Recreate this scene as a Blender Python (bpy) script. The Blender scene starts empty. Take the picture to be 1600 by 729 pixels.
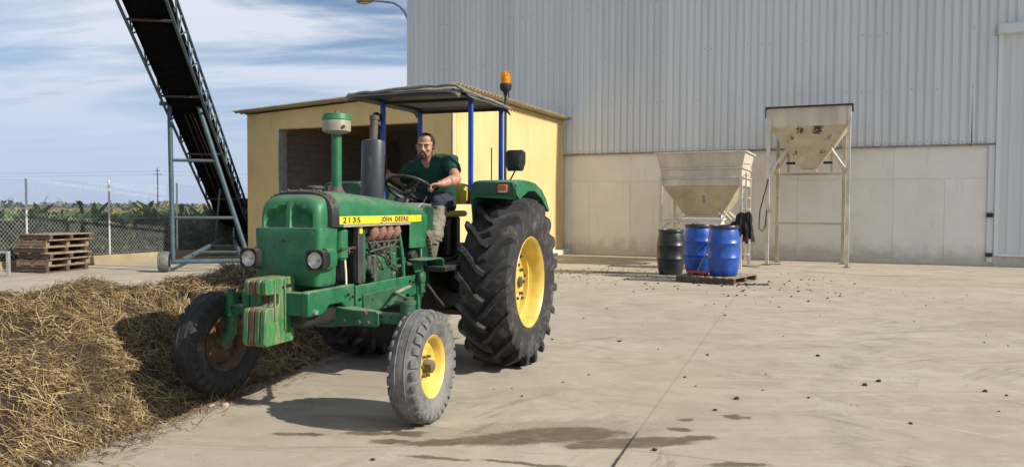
import bpy, bmesh, math, random
import numpy as np
from mathutils import Vector, Matrix, noise as mnoise
random.seed(7)
rng = np.random.default_rng(11)
SC = bpy.context.scene
COL = SC.collection
R = math.radians
V = Vector

# ------------------------------------------------------------------ camera
cam_d = bpy.data.cameras.new('camera')
cam = bpy.data.objects.new('camera', cam_d)
COL.objects.link(cam)
SC.camera = cam
cam_d.sensor_width = 36.0
cam_d.lens = 36.0 * 1200 / 1600
cam_d.clip_start = 0.05
cam_d.clip_end = 6000
CAM_H = 1.47
_p = math.atan(42 / 1200.0)
_r = math.atan(7 / 1600.0)
_fwd = V((0, math.cos(_p), -math.sin(_p)))
_up0 = V((0, math.sin(_p), math.cos(_p)))
_r0 = V((1, 0, 0))
_R = _r0 * math.cos(_r) + _up0 * math.sin(_r)
_U = _up0 * math.cos(_r) - _r0 * math.sin(_r)
cam.matrix_world = Matrix(((_R.x, _U.x, -_fwd.x, 0), (_R.y, _U.y, -_fwd.y, 0), (_R.z, _U.z, -_fwd.z, CAM_H), (0, 0, 0, 1)))

# ------------------------------------------------------------------ light
SUN_AZ = R(22.0)          # the sun stands to the right, a little behind the camera
SUN_EL = R(33.0)
sdir = V((math.cos(SUN_AZ) * math.cos(SUN_EL), -math.sin(SUN_AZ) * math.cos(SUN_EL), math.sin(SUN_EL)))
sun_d = bpy.data.lights.new('sun', 'SUN')
sun_d.energy = 5.0
sun_d.angle = R(0.53)
sun_d.color = (1.0, 0.93, 0.82)
sun = bpy.data.objects.new('sun', sun_d)
COL.objects.link(sun)
sun.rotation_euler = sdir.to_track_quat('Z', 'Y').to_euler()
sun.location = (30, -10, 30)

world = bpy.data.worlds.new('World')
SC.world = world
world.use_nodes = True
wt = world.node_tree
for n in list(wt.nodes):
    wt.nodes.remove(n)


def N(t, typ, **kw):
    n = t.nodes.new(typ)
    for k, v in kw.items():
        if k == 'inp':
            for kk, vv in v.items():
                n.inputs[kk].default_value = vv
        else:
            setattr(n, k, v)
    return n


def L(t, a, b):
    t.links.new(a, b)


w_out = N(wt, 'ShaderNodeOutputWorld')
w_bg = N(wt, 'ShaderNodeBackground', inp={'Strength': 0.088})
w_sky = N(wt, 'ShaderNodeTexSky', sky_type='NISHITA', sun_disc=False)
w_sky.sun_elevation = SUN_EL
w_sky.sun_rotation = math.atan2(sdir.x, sdir.y)
w_sky.air_density = 1.0
w_sky.dust_density = 0.3
w_sky.ozone_density = 3.5
w_tc = N(wt, 'ShaderNodeTexCoord')
w_sep = N(wt, 'ShaderNodeSeparateXYZ')
L(wt, w_tc.outputs['Generated'], w_sep.inputs[0])
w_zz = N(wt, 'ShaderNodeMath', operation='MAXIMUM', inp={1: 0.0})
L(wt, w_sep.outputs['Z'], w_zz.inputs[0])
w_za = N(wt, 'ShaderNodeMath', operation='ADD', inp={1: 0.16})
L(wt, w_zz.outputs[0], w_za.inputs[0])
w_dx = N(wt, 'ShaderNodeMath', operation='DIVIDE')
w_dy = N(wt, 'ShaderNodeMath', operation='DIVIDE')
L(wt, w_sep.outputs['X'], w_dx.inputs[0]); L(wt, w_za.outputs[0], w_dx.inputs[1])
L(wt, w_sep.outputs['Y'], w_dy.inputs[0]); L(wt, w_za.outputs[0], w_dy.inputs[1])
w_cmb = N(wt, 'ShaderNodeCombineXYZ')
L(wt, w_dx.outputs[0], w_cmb.inputs[0]); L(wt, w_dy.outputs[0], w_cmb.inputs[1])


def wcloud(scale, rot, sx, sy, lo, hi, detail=7, rough=0.55, dist=0.6, loc=(0, 0, 0)):
    mp = N(wt, 'ShaderNodeMapping', inp={'Rotation': (0, 0, R(rot)), 'Scale': (sx, sy, 1), 'Location': loc})
    L(wt, w_cmb.outputs[0], mp.inputs[0])
    nz = N(wt, 'ShaderNodeTexNoise', inp={'Scale': scale, 'Detail': detail, 'Roughness': rough, 'Distortion': dist})
    L(wt, mp.outputs[0], nz.inputs['Vector'])
    mr = N(wt, 'ShaderNodeMapRange', interpolation_type='SMOOTHSTEP', inp={'From Min': lo, 'From Max': hi})
    L(wt, nz.outputs['Fac'], mr.inputs['Value'])
    return mr.outputs[0]


c1 = wcloud(0.8, 25, 0.8, 1.5, 0.41, 0.67, loc=(1.3, 0.9, 0))       # broad veil
c2 = wcloud(1.9, 30, 0.45, 2.6, 0.40, 0.80, detail=9, rough=0.6, dist=0.8, loc=(3.1, 1.7, 0))   # streaks
w_mx = N(wt, 'ShaderNodeMath', operation='MULTIPLY_ADD', inp={1: 0.6})
L(wt, c2, w_mx.inputs[0]); L(wt, c1, w_mx.inputs[2])
w_cl = N(wt, 'ShaderNodeMath', operation='MINIMUM', inp={1: 0.86})
L(wt, w_mx.outputs[0], w_cl.inputs[0])
w_mixc = N(wt, 'ShaderNodeMix', data_type='RGBA')
w_mixc.inputs['B'].default_value = (8.2, 8.5, 9.3, 1)
L(wt, w_cl.outputs[0], w_mixc.inputs['Factor'])
L(wt, w_sky.outputs[0], w_mixc.inputs['A'])
# a few small grey cloud scraps low on the left
c3 = wcloud(2.1, 0, 0.42, 1.2, 0.63, 0.74, detail=6, dist=0.3, loc=(0.2, 5.2, 0))
w_mix3 = N(wt, 'ShaderNodeMix', data_type='RGBA')
w_mix3.inputs['B'].default_value = (2.7, 3.2, 4.3, 1)
c3m = N(wt, 'ShaderNodeMath', operation='MULTIPLY', inp={1: 0.6})
L(wt, c3, c3m.inputs[0])
L(wt, c3m.outputs[0], w_mix3.inputs['Factor'])
L(wt, w_mixc.outputs['Result'], w_mix3.inputs['A'])
# pale lavender haze towards the horizon
hz_f = N(wt, 'ShaderNodeMapRange', interpolation_type='SMOOTHSTEP', inp={'From Min': 0.0, 'From Max': 0.26, 'To Min': 0.88, 'To Max': 0.0})
L(wt, w_zz.outputs[0], hz_f.inputs['Value'])
w_mix4 = N(wt, 'ShaderNodeMix', data_type='RGBA')
w_mix4.inputs['B'].default_value = (4.9, 5.85, 8.0, 1)
L(wt, hz_f.outputs[0], w_mix4.inputs['Factor']); L(wt, w_mix3.outputs['Result'], w_mix4.inputs['A'])
L(wt, w_mix4.outputs['Result'], w_bg.inputs['Color'])
L(wt, w_bg.outputs[0], w_out.inputs['Surface'])

SC.view_settings.view_transform = 'Standard'
SC.view_settings.look = 'None'
SC.view_settings.exposure = 0.2
SC.view_settings.gamma = 1.0
SC.view_settings.use_curve_mapping = False
SC.render.engine = 'CYCLES'


# ------------------------------------------------------------------ mesh helpers
class MB:
    def __init__(s):
        s.v = []; s.f = []

    def add(s, vs, fs):
        o = len(s.v)
        s.v += [tuple(v) for v in vs]
        s.f += [tuple(i + o for i in f) for f in fs]
        return s

    def box(s, c, d, rot=None):
        c = V(c); hx, hy, hz = d[0] / 2, d[1] / 2, d[2] / 2
        vs = [V((x, y, z)) for x in (-hx, hx) for y in (-hy, hy) for z in (-hz, hz)]
        if rot is not None:
            m = rot if isinstance(rot, Matrix) else (Matrix.Rotation(rot[2], 3, 'Z') @ Matrix.Rotation(rot[1], 3, 'Y') @ Matrix.Rotation(rot[0], 3, 'X'))
            vs = [m @ v for v in vs]
        return s.add([v + c for v in vs], [(0, 1, 3, 2), (4, 6, 7, 5), (0, 4, 5, 1), (2, 3, 7, 6), (0, 2, 6, 4), (1, 5, 7, 3)])

    def bx(s, x0, x1, y0, y1, z0, z1):
        return s.box(((x0 + x1) / 2, (y0 + y1) / 2, (z0 + z1) / 2), (abs(x1 - x0), abs(y1 - y0), abs(z1 - z0)))

    def beam(s, p, q, w, h, up=(0, 0, 1)):
        p = V(p); q = V(q); d = (q - p)
        ln = d.length; d.normalize(); up = V(up)
        if abs(d.dot(up)) > 0.98:
            up = V((1, 0, 0))
        a = d.cross(up).normalized(); b = a.cross(d).normalized()
        m = Matrix((d, a, b)).transposed()
        return s.box((p + q) / 2, (ln, w, h), m)

    def loft(s, secs, caps=True, closed=True):
        n = len(secs[0]); vs = [p for sec in secs for p in sec]; fs = []
        for i in range(len(secs) - 1):
            for j in range(n if closed else n - 1):
                k = (j + 1) % n
                fs.append((i * n + j, i * n + k, (i + 1) * n + k, (i + 1) * n + j))
        if caps:
            fs.append(tuple(range(n))[::-1]); fs.append(tuple((len(secs) - 1) * n + j for j in range(n)))
        return s.add(vs, fs)

    def tube(s, pts, r, n=8, caps=True):
        pts = [V(p) for p in pts]
        rs = r if isinstance(r, (list, tuple)) else [r] * len(pts)
        t = (pts[1] - pts[0]).normalized()
        u = t.orthogonal().normalized()
        secs = []
        for i, p in enumerate(pts):
            if i == 0: d = pts[1] - pts[0]
            elif i == len(pts) - 1: d = pts[-1] - pts[-2]
            else: d = (pts[i + 1] - pts[i]).normalized() + (pts[i] - pts[i - 1]).normalized()
            d.normalize()
            u = (u - d * u.dot(d))
            if u.length < 1e-5: u = d.orthogonal()
            u.normalize()
            w = d.cross(u)
            secs.append([p + (u * math.cos(a) + w * math.sin(a)) * rs[i] for a in [2 * math.pi * k / n for k in range(n)]])
        return s.loft(secs, caps)

    def cyl(s, p, q, r, r2=None, n=20):
        return s.tube([p, q], [r, r if r2 is None else r2], n)

    def lathe(s, prof, o=(0, 0, 0), axis=(0, 0, 1), n=32, caps=False):
        o = V(o); a = V(axis).normalized(); u = a.orthogonal().normalized(); w = a.cross(u)
        secs = []
        for (r, h) in prof:
            secs.append([o + a * h + (u * math.cos(t) + w * math.sin(t)) * r for t in [2 * math.pi * k / n for k in range(n)]])
        return s.loft(secs, caps)

    def prism(s, poly, a, b, axis='y'):
        """poly of 2D points; axis y: (x,z), x: (y,z), z: (x,y)"""
        def P(p, t):
            return {'y': (p[0], t, p[1]), 'x': (t, p[0], p[1]), 'z': (p[0], p[1], t)}[axis]
        return s.loft([[P(p, a) for p in poly], [P(p, b) for p in poly]])

    def ell(s, c, r, n=14, m=8, rot=None):
        c = V(c); vs = []; fs = []
        for i in range(m + 1):
            th = math.pi * i / m
            for j in range(n):
                ph = 2 * math.pi * j / n
                v = V((r[0] * math.sin(th) * math.cos(ph), r[1] * math.sin(th) * math.sin(ph), r[2] * math.cos(th)))
                if rot is not None: v = rot @ v
                vs.append(v + c)
        for i in range(m):
            for j in range(n):
                k = (j + 1) % n
                fs.append((i * n + j, (i + 1) * n + j, (i + 1) * n + k, i * n + k))
        return s.add(vs, fs)

    def mesh(s, name, mat=None, smooth=35):
        me = bpy.data.meshes.new(name)
        me.from_pydata(s.v, [], s.f)
        bm = bmesh.new(); bm.from_mesh(me)
        bmesh.ops.remove_doubles(bm, verts=bm.verts, dist=1e-5)
        bmesh.ops.recalc_face_normals(bm, faces=bm.faces)
        bm.to_mesh(me); bm.free()
        if mat is not None:
            me.materials.append(mat)
        if smooth:
            for p in me.polygons: p.use_smooth = True
            me.set_sharp_from_angle(angle=R(smooth))
        return me

    def build(s, name, mat, parent=None, bevel=0, smooth=35, label=None, seg=2):
        o = bpy.data.objects.new(name, s.mesh(name, mat, smooth))
        COL.objects.link(o)
        if parent is not None: o.parent = parent
        if bevel:
            b = o.modifiers.new('bevel', 'BEVEL'); b.width = bevel; b.segments = seg; b.limit_method = 'ANGLE'; b.angle_limit = R(40)
            b.harden_normals = False
        if label: o['label'] = label
        return o


def thing(name, label, cat, loc=(0, 0, 0), rz=0, group=None):
    o = bpy.data.objects.new(name, None); COL.objects.link(o)
    o.empty_display_size = 0.1
    o.location = loc; o.rotation_euler = (0, 0, rz)
    o['label'] = label; o['category'] = cat
    if group: o['group'] = group
    return o


def tag(o, label, cat, group=None):
    o['label'] = label; o['category'] = cat
    if group: o['group'] = group
    return o


def struct(o):
    o['kind'] = 'structure'; return o


def stuff(o):
    o['kind'] = 'stuff'; return o


def inst(name, me, parent=None, loc=(0, 0, 0), rot=(0, 0, 0), scale=(1, 1, 1)):
    o = bpy.data.objects.new(name, me); COL.objects.link(o)
    o.location = loc; o.rotation_euler = rot; o.scale = scale
    if parent is not None: o.parent = parent
    return o


def np_mesh(name, verts, quads, mat):
    """fast mesh from numpy arrays; quads may be an (n,3) or (n,4) array"""
    me = bpy.data.meshes.new(name)
    k = quads.shape[1]
    me.vertices.add(len(verts)); me.vertices.foreach_set('co', np.ascontiguousarray(verts, dtype=np.float32).ravel())
    me.loops.add(quads.size); me.loops.foreach_set('vertex_index', np.ascontiguousarray(quads, dtype=np.int32).ravel())
    me.polygons.add(len(quads))
    me.polygons.foreach_set('loop_start', np.arange(0, quads.size, k, dtype=np.int32))
    try: me.polygons.foreach_set('loop_total', np.full(len(quads), k, dtype=np.int32))
    except Exception: pass
    me.update(calc_edges=True); me.validate()
    me.materials.append(mat)
    return me


# ------------------------------------------------------------------ materials
def newmat(name):
    m = bpy.data.materials.new(name); m.use_nodes = True
    t = m.node_tree
    b = t.nodes['Principled BSDF']
    return m, t, b


def ramp(t, fac, stops):
    r = N(t, 'ShaderNodeValToRGB')
    e = r.color_ramp.elements
    while len(e) < len(stops): e.new(0.5)
    for i, (p, c) in enumerate(stops):
        e[i].position = p; e[i].color = (*c, 1) if len(c) == 3 else c
    L(t, fac, r.inputs[0])
    return r.outputs[0]


def mixc(t, fac, a, b, mode='MIX'):
    m = N(t, 'ShaderNodeMix', data_type='RGBA', blend_type=mode)
    for s, k in ((fac, 'Factor'), (a, 'A'), (b, 'B')):
        if isinstance(s, (int, float)): m.inputs[k].default_value = s
        elif isinstance(s, tuple): m.inputs[k].default_value = (*s, 1)
        else: L(t, s, m.inputs[k])
    return m.outputs['Result']


def nz(t, vec, scale, detail=5, rough=0.55, dist=0.0):
    n = N(t, 'ShaderNodeTexNoise', inp={'Scale': scale, 'Detail': detail, 'Roughness': rough, 'Distortion': dist})
    if vec is not None: L(t, vec, n.inputs['Vector'])
    return n.outputs['Fac']


def mr(t, v, a, b, c=0.0, d=1.0):
    n = N(t, 'ShaderNodeMapRange', interpolation_type='SMOOTHSTEP', inp={'From Min': a, 'From Max': b, 'To Min': c, 'To Max': d})
    L(t, v, n.inputs['Value'])
    return n.outputs[0]


def mth(t, op, a, b=None):
    n = N(t, 'ShaderNodeMath', operation=op)
    for i, s in enumerate((a, b)):
        if s is None: continue
        if isinstance(s, (int, float)): n.inputs[i].default_value = s
        else: L(t, s, n.inputs[i])
    return n.outputs[0]


def bump(t, b, h, strength=0.3, dist=0.01):
    n = N(t, 'ShaderNodeBump', inp={'Strength': strength, 'Distance': dist})
    L(t, h, n.inputs['Height']); L(t, n.outputs[0], b.inputs['Normal'])


def paint(name, col, rough=0.45, metal=0.0, wear=None, wear_amt=0.35, scale=6.0, dust=(0.42, 0.36, 0.26), dust_amt=0.35, bmp=0.08, spec=0.5, var=0.25, streak=False, chips=None):
    """worn painted or bare surface: tone variation, patches of wear, dust settled on upward faces"""
    m, t, b = newmat(name)
    tc = N(t, 'ShaderNodeTexCoord'); vec = tc.outputs['Object']
    if streak:
        mp = N(t, 'ShaderNodeMapping', inp={'Scale': (1, 1, 0.18)}); L(t, vec, mp.inputs[0]); svec = mp.outputs[0]
    else: svec = vec
    n1 = nz(t, svec, scale, 6, 0.6)
    dk = tuple(c * (1 - var) for c in col); lt = tuple(min(1, c * (1 + var)) for c in col)
    c = ramp(t, n1, [(0.3, dk), (0.7, lt)])
    if wear is not None:
        n2 = nz(t, svec, scale * 2.7, 8, 0.7, 0.4)
        f = mr(t, n2, 0.72 - wear_amt * 0.45, 0.78 - wear_amt * 0.25)
        c = mixc(t, f, c, wear)
    if chips is not None:
        nc = nz(t, vec, scale * 7, 9, 0.75, 0.2); nm = mr(t, nz(t, vec, scale * 1.1, 4, 0.6), 0.42, 0.65, -0.06, 0.06)
        c = mixc(t, mr(t, mth(t, 'ADD', nc, nm), 0.655, 0.675, 0, 0.8), c, chips)
        nf = nz(t, vec, scale * 0.8, 5, 0.6); c = mixc(t, mr(t, nf, 0.5, 0.72, 0, 0.35), c, tuple(min(1, x * 1.5 + 0.02) for x in col))
    if dust_amt > 0:
        g = N(t, 'ShaderNodeNewGeometry'); sp = N(t, 'ShaderNodeSeparateXYZ'); L(t, g.outputs['Normal'], sp.inputs[0])
        up = mr(t, sp.outputs['Z'], 0.25, 0.95)
        n3 = nz(t, vec, scale * 1.3, 5, 0.65)
        f2 = mth(t, 'MULTIPLY', up, mr(t, n3, 0.3, 0.75, 0.25, 1.0))
        f2 = mth(t, 'MULTIPLY', f2, dust_amt)
        n4 = mr(t, nz(t, vec, scale * 0.7, 6, 0.7), 0.45, 0.8, 0, dust_amt * 0.35)
        f2 = mth(t, 'MAXIMUM', f2, n4)
        c = mixc(t, f2, c, dust)
        L(t, mth(t, 'ADD', mth(t, 'MULTIPLY', f2, 0.4), mth(t, 'ADD', mth(t, 'MULTIPLY', n1, 0.2), rough - 0.1)), b.inputs['Roughness'])
    else:
        L(t, mth(t, 'ADD', mth(t, 'MULTIPLY', n1, 0.2), rough - 0.1), b.inputs['Roughness'])
    L(t, c, b.inputs['Base Color'])
    b.inputs['Metallic'].default_value = metal
    b.inputs['Specular IOR Level'].default_value = spec
    if bmp: bump(t, b, nz(t, vec, scale * 6, 4, 0.6), bmp, 0.004)
    return m


M = {}
M['green'] = paint('green paint', (0.013, 0.13, 0.05), 0.48, wear=(0.03, 0.17, 0.09), wear_amt=0.35, scale=5, dust=(0.32, 0.34, 0.25), dust_amt=0.42, chips=(0.085, 0.06, 0.035))
M['green_dull'] = paint('dull green paint', (0.01, 0.115, 0.048), 0.48, wear=(0.2, 0.19, 0.12), wear_amt=0.2, scale=7, dust_amt=0.6, chips=(0.1, 0.075, 0.045))
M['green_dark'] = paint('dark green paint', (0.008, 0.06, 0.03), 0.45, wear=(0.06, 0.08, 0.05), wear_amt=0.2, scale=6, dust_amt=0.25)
M['weight'] = paint('chipped green iron', (0.018, 0.16, 0.045), 0.6, wear=(0.2, 0.18, 0.1), wear_amt=0.6, scale=9, dust=(0.3, 0.28, 0.15), dust_amt=0.4, bmp=0.25, streak=True)
M['weight_rust'] = paint('rusty iron', (0.11, 0.05, 0.035), 0.75, wear=(0.2, 0.12, 0.09), wear_amt=0.6, scale=10, dust_amt=0.4, bmp=0.3, streak=True)
M['yellow'] = paint('yellow paint', (0.6, 0.43, 0.075), 0.42, wear=(0.48, 0.34, 0.1), wear_amt=0.25, scale=6, dust=(0.5, 0.42, 0.25), dust_amt=0.3)
M['decal'] = paint('yellow decal', (0.8, 0.6, 0.03), 0.4, wear=(0.7, 0.55, 0.12), wear_amt=0.25, scale=9, dust_amt=0.1, bmp=0.02)
M['letter'] = paint('decal lettering', (0.012, 0.03, 0.02), 0.5, dust_amt=0.05, bmp=0)
M['black'] = paint('black plastic', (0.014, 0.014, 0.015), 0.45, dust_amt=0.25, scale=8)
M['blackm'] = paint('greasy black iron', (0.018, 0.017, 0.015), 0.55, wear=(0.05, 0.045, 0.035), wear_amt=0.3, dust_amt=0.2, scale=8)
M['grease'] = paint('greasy engine green', (0.02, 0.095, 0.05), 0.45, wear=(0.08, 0.075, 0.045), wear_amt=0.45, dust=(0.28, 0.23, 0.14), dust_amt=0.6, scale=11, bmp=0.3)
M['iron'] = paint('bare dusty iron', (0.085, 0.082, 0.073), 0.5, 0.4, wear=(0.2, 0.15, 0.1), wear_amt=0.4, dust_amt=0.4, scale=10)
M['muffler'] = paint('charred steel', (0.055, 0.062, 0.07), 0.45, 0.3, wear=(0.14, 0.125, 0.11), wear_amt=0.35, scale=7, dust_amt=0.15, streak=True)
M['rust'] = paint('rust', (0.16, 0.075, 0.05), 0.8, wear=(0.27, 0.15, 0.11), wear_amt=0.7, dust_amt=0.15, scale=14, bmp=0.4)
M['rustpipe'] = paint('rusty exhaust', (0.09, 0.075, 0.065), 0.7, 0.2, wear=(0.17, 0.1, 0.07), wear_amt=0.5, dust_amt=0.1, scale=14, bmp=0.3)
M['cream'] = paint('cream plastic', (0.28, 0.255, 0.19), 0.5, wear=(0.35, 0.3, 0.22), wear_amt=0.3, dust_amt=0.3, scale=9)
M['blue_post'] = paint('blue painted tube', (0.012, 0.075, 0.42), 0.35, wear=(0.03, 0.1, 0.4), wear_amt=0.3, dust_amt=0.1)
M['tarp'] = paint('grey tarpaulin', (0.17, 0.162, 0.147), 0.75, wear=(0.27, 0.26, 0.24), wear_amt=0.35, dust=(0.36, 0.35, 0.32), dust_amt=0.7, scale=5, bmp=0.3)
M['seat'] = paint('seat vinyl', (0.6, 0.46, 0.05), 0.5, wear=(0.4, 0.3, 0.06), wear_amt=0.3, dust_amt=0.15)
M['red'] = paint('red plastic', (0.5, 0.05, 0.035), 0.4, dust_amt=0.1)
M['steel'] = paint('galvanised steel', (0.42, 0.44, 0.45), 0.4, 0.5, wear=(0.3, 0.31, 0.32), wear_amt=0.3, dust_amt=0.1)
M['plough'] = paint('conveyor teal paint', (0.045, 0.082, 0.1), 0.5, wear=(0.1, 0.1, 0.09), wear_amt=0.3, dust_amt=0.25, scale=5)
M['rubber_belt'] = paint('conveyor belt rubber', (0.006, 0.006, 0.007), 0.6, wear=(0.011, 0.0105, 0.01), wear_amt=0.4, dust_amt=0, scale=3, spec=0.0)
M['rustiron'] = paint('brown rusty iron', (0.045, 0.033, 0.026), 0.7, wear=(0.09, 0.07, 0.055), wear_amt=0.4, dust_amt=0.1)
M['hopper'] = paint('cream sheet steel', (0.58, 0.52, 0.41), 0.5, wear=(0.47, 0.4, 0.28), wear_amt=0.3, dust_amt=0.2, scale=2.2, streak=True, bmp=0.05)
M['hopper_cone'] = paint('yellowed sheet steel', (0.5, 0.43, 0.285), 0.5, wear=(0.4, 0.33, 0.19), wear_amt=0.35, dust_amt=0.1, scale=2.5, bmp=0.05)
M['hopper_frame'] = paint('cream steel section', (0.62, 0.57, 0.48), 0.5, wear=(0.4, 0.32, 0.22), wear_amt=0.3, dust_amt=0.2, scale=4)
M['rust_spot'] = paint('flaking rust', (0.06, 0.035, 0.02), 0.85, wear=(0.13, 0.08, 0.04), wear_amt=0.5, dust_amt=0, scale=18, bmp=0.4)
M['blue_drum'] = paint('blue drum plastic', (0.01, 0.075, 0.36), 0.36, wear=(0.025, 0.1, 0.38), wear_amt=0.3, dust=(0.25, 0.25, 0.26), dust_amt=0.55, scale=5, bmp=0.03, chips=(0.16, 0.2, 0.34))
M['black_drum'] = paint('black drum plastic', (0.016, 0.021, 0.023), 0.38, wear=(0.03, 0.032, 0.034), wear_amt=0.3, dust=(0.2, 0.18, 0.15), dust_amt=0.3, scale=5, bmp=0.03)
M['white_plastic'] = paint('white plastic', (0.68, 0.65, 0.55), 0.5, wear=(0.55, 0.5, 0.4), wear_amt=0.3, dust_amt=0.2, scale=3)
M['cloth_black'] = paint('black cloth', (0.012, 0.012, 0.014), 0.9, dust_amt=0.15, scale=12, bmp=0.4)
M['lamp_orange'] = paint('orange indicator lens', (0.45, 0.1, 0.04), 0.25, dust_amt=0.2)
M['wood'] = paint('weathered pallet wood', (0.27, 0.195, 0.13), 0.8, wear=(0.14, 0.105, 0.08), wear_amt=0.5, dust=(0.34, 0.28, 0.2), dust_amt=0.5, scale=7, bmp=0.3, var=0.4)
M['wood_dark'] = paint('dark brown pallet wood', (0.085, 0.058, 0.042), 0.8, wear=(0.15, 0.11, 0.075), wear_amt=0.4, dust=(0.3, 0.25, 0.19), dust_amt=0.4, scale=7, bmp=0.3, var=0.4)  # deeper brown tone for stringers, some whole pallets, pole and hose
M['skin'] = paint('skin', (0.46, 0.245, 0.165), 0.5, wear=(0.4, 0.19, 0.125), wear_amt=0.35, dust_amt=0, scale=14, bmp=0.05, var=0.1)
M['shirt'] = paint('dark green cotton', (0.013, 0.062, 0.045), 0.9, wear=(0.02, 0.08, 0.058), wear_amt=0.3, dust_amt=0.05, scale=9, bmp=0.25, spec=0.2)
M['hair'] = paint('dark brown hair', (0.018, 0.012, 0.009), 0.6, dust_amt=0, scale=60, bmp=0.5, var=0.5)
M['trouser_navy'] = paint('navy work cotton', (0.03, 0.038, 0.06), 0.9, wear=(0.05, 0.058, 0.08), wear_amt=0.4, dust=(0.2, 0.18, 0.15), dust_amt=0.15, scale=10, bmp=0.3, spec=0.2)
M['trouser_grey'] = paint('grey work cotton', (0.2, 0.185, 0.145), 0.9, wear=(0.26, 0.24, 0.19), wear_amt=0.4, dust_amt=0.2, scale=10, bmp=0.3, spec=0.2)
M['boot'] = paint('dusty boot leather', (0.14, 0.115, 0.08), 0.85, wear=(0.2, 0.17, 0.12), wear_amt=0.4, dust_amt=0.3, scale=14, bmp=0.4)
M['eye'] = paint('eye', (0.02, 0.014, 0.01), 0.2, dust_amt=0, bmp=0)
M['eyewhite'] = paint('eye white', (0.5, 0.47, 0.43), 0.3, dust_amt=0, bmp=0)
M['lip'] = paint('lips', (0.3, 0.12, 0.09), 0.5, dust_amt=0, bmp=0)
M['clod'] = paint('dark manure clod', (0.035, 0.026, 0.018), 0.95, wear=(0.08, 0.06, 0.04), wear_amt=0.4, dust_amt=0, scale=20, bmp=0.4)
M['stone'] = paint('pale stone', (0.45, 0.4, 0.33), 0.85, wear=(0.34, 0.29, 0.23), wear_amt=0.4, dust_amt=0.1, scale=15, bmp=0.4)
M['grey_paint'] = paint('grey metal', (0.3, 0.3, 0.29), 0.5, 0.3, dust_amt=0.2)


def tyre_mat(name, base, dusty, amt, scale):
    m, t, b = newmat(name)
    tc = N(t, 'ShaderNodeTexCoord'); vec = tc.outputs['Object']
    n1 = nz(t, vec, scale, 7, 0.65); n2 = nz(t, vec, scale * 5, 5, 0.7, 0.3)
    f = mr(t, mth(t, 'ADD', mth(t, 'MULTIPLY', n1, 0.7), mth(t, 'MULTIPLY', n2, 0.3)), 0.62 - amt * 0.4, 0.80 - amt * 0.25)
    c = mixc(t, mth(t, 'MULTIPLY', f, 0.85), base, dusty)
    L(t, c, b.inputs['Base Color'])
    b.inputs['Roughness'].default_value = 0.72
    b.inputs['Specular IOR Level'].default_value = 0.3
    bump(t, b, n2, 0.25, 0.006)
    return m


M['tyre'] = tyre_mat('rear tyre rubber', (0.028, 0.028, 0.029), (0.17, 0.16, 0.145), 0.36, 4)
M['lug'] = tyre_mat('rear tyre lug rubber', (0.032, 0.032, 0.033), (0.2, 0.19, 0.175), 0.42, 6)
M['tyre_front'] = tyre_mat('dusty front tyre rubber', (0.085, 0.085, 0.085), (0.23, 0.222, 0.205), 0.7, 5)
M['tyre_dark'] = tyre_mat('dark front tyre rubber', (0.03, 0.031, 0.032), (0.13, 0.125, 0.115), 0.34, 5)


def plaster_mat():
    m, t, b = newmat('yellow render')
    tc = N(t, 'ShaderNodeTexCoord'); vec = tc.outputs['Object']
    mp = N(t, 'ShaderNodeMapping', inp={'Scale': (1, 1, 0.25)}); L(t, vec, mp.inputs[0])
    n1 = nz(t, vec, 0.9, 6, 0.6); n2 = nz(t, mp.outputs[0], 3.2, 8, 0.65); n3 = nz(t, vec, 14, 8, 0.75)
    c = ramp(t, n1, [(0.3, (0.6, 0.45, 0.205)), (0.7, (0.69, 0.53, 0.26))])
    c = mixc(t, mr(t, n2, 0.5, 0.78, 0, 0.6), c, (0.46, 0.34, 0.16))
    c = mixc(t, mr(t, n3, 0.68, 0.74, 0, 0.25), c, (0.34, 0.27, 0.17))
    L(t, c, b.inputs['Base Color']); b.inputs['Roughness'].default_value = 0.9; b.inputs['Specular IOR Level'].default_value = 0.2
    bump(t, b, nz(t, vec, 60, 5, 0.7), 0.2, 0.006)
    return m


M['plaster'] = plaster_mat()


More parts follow.
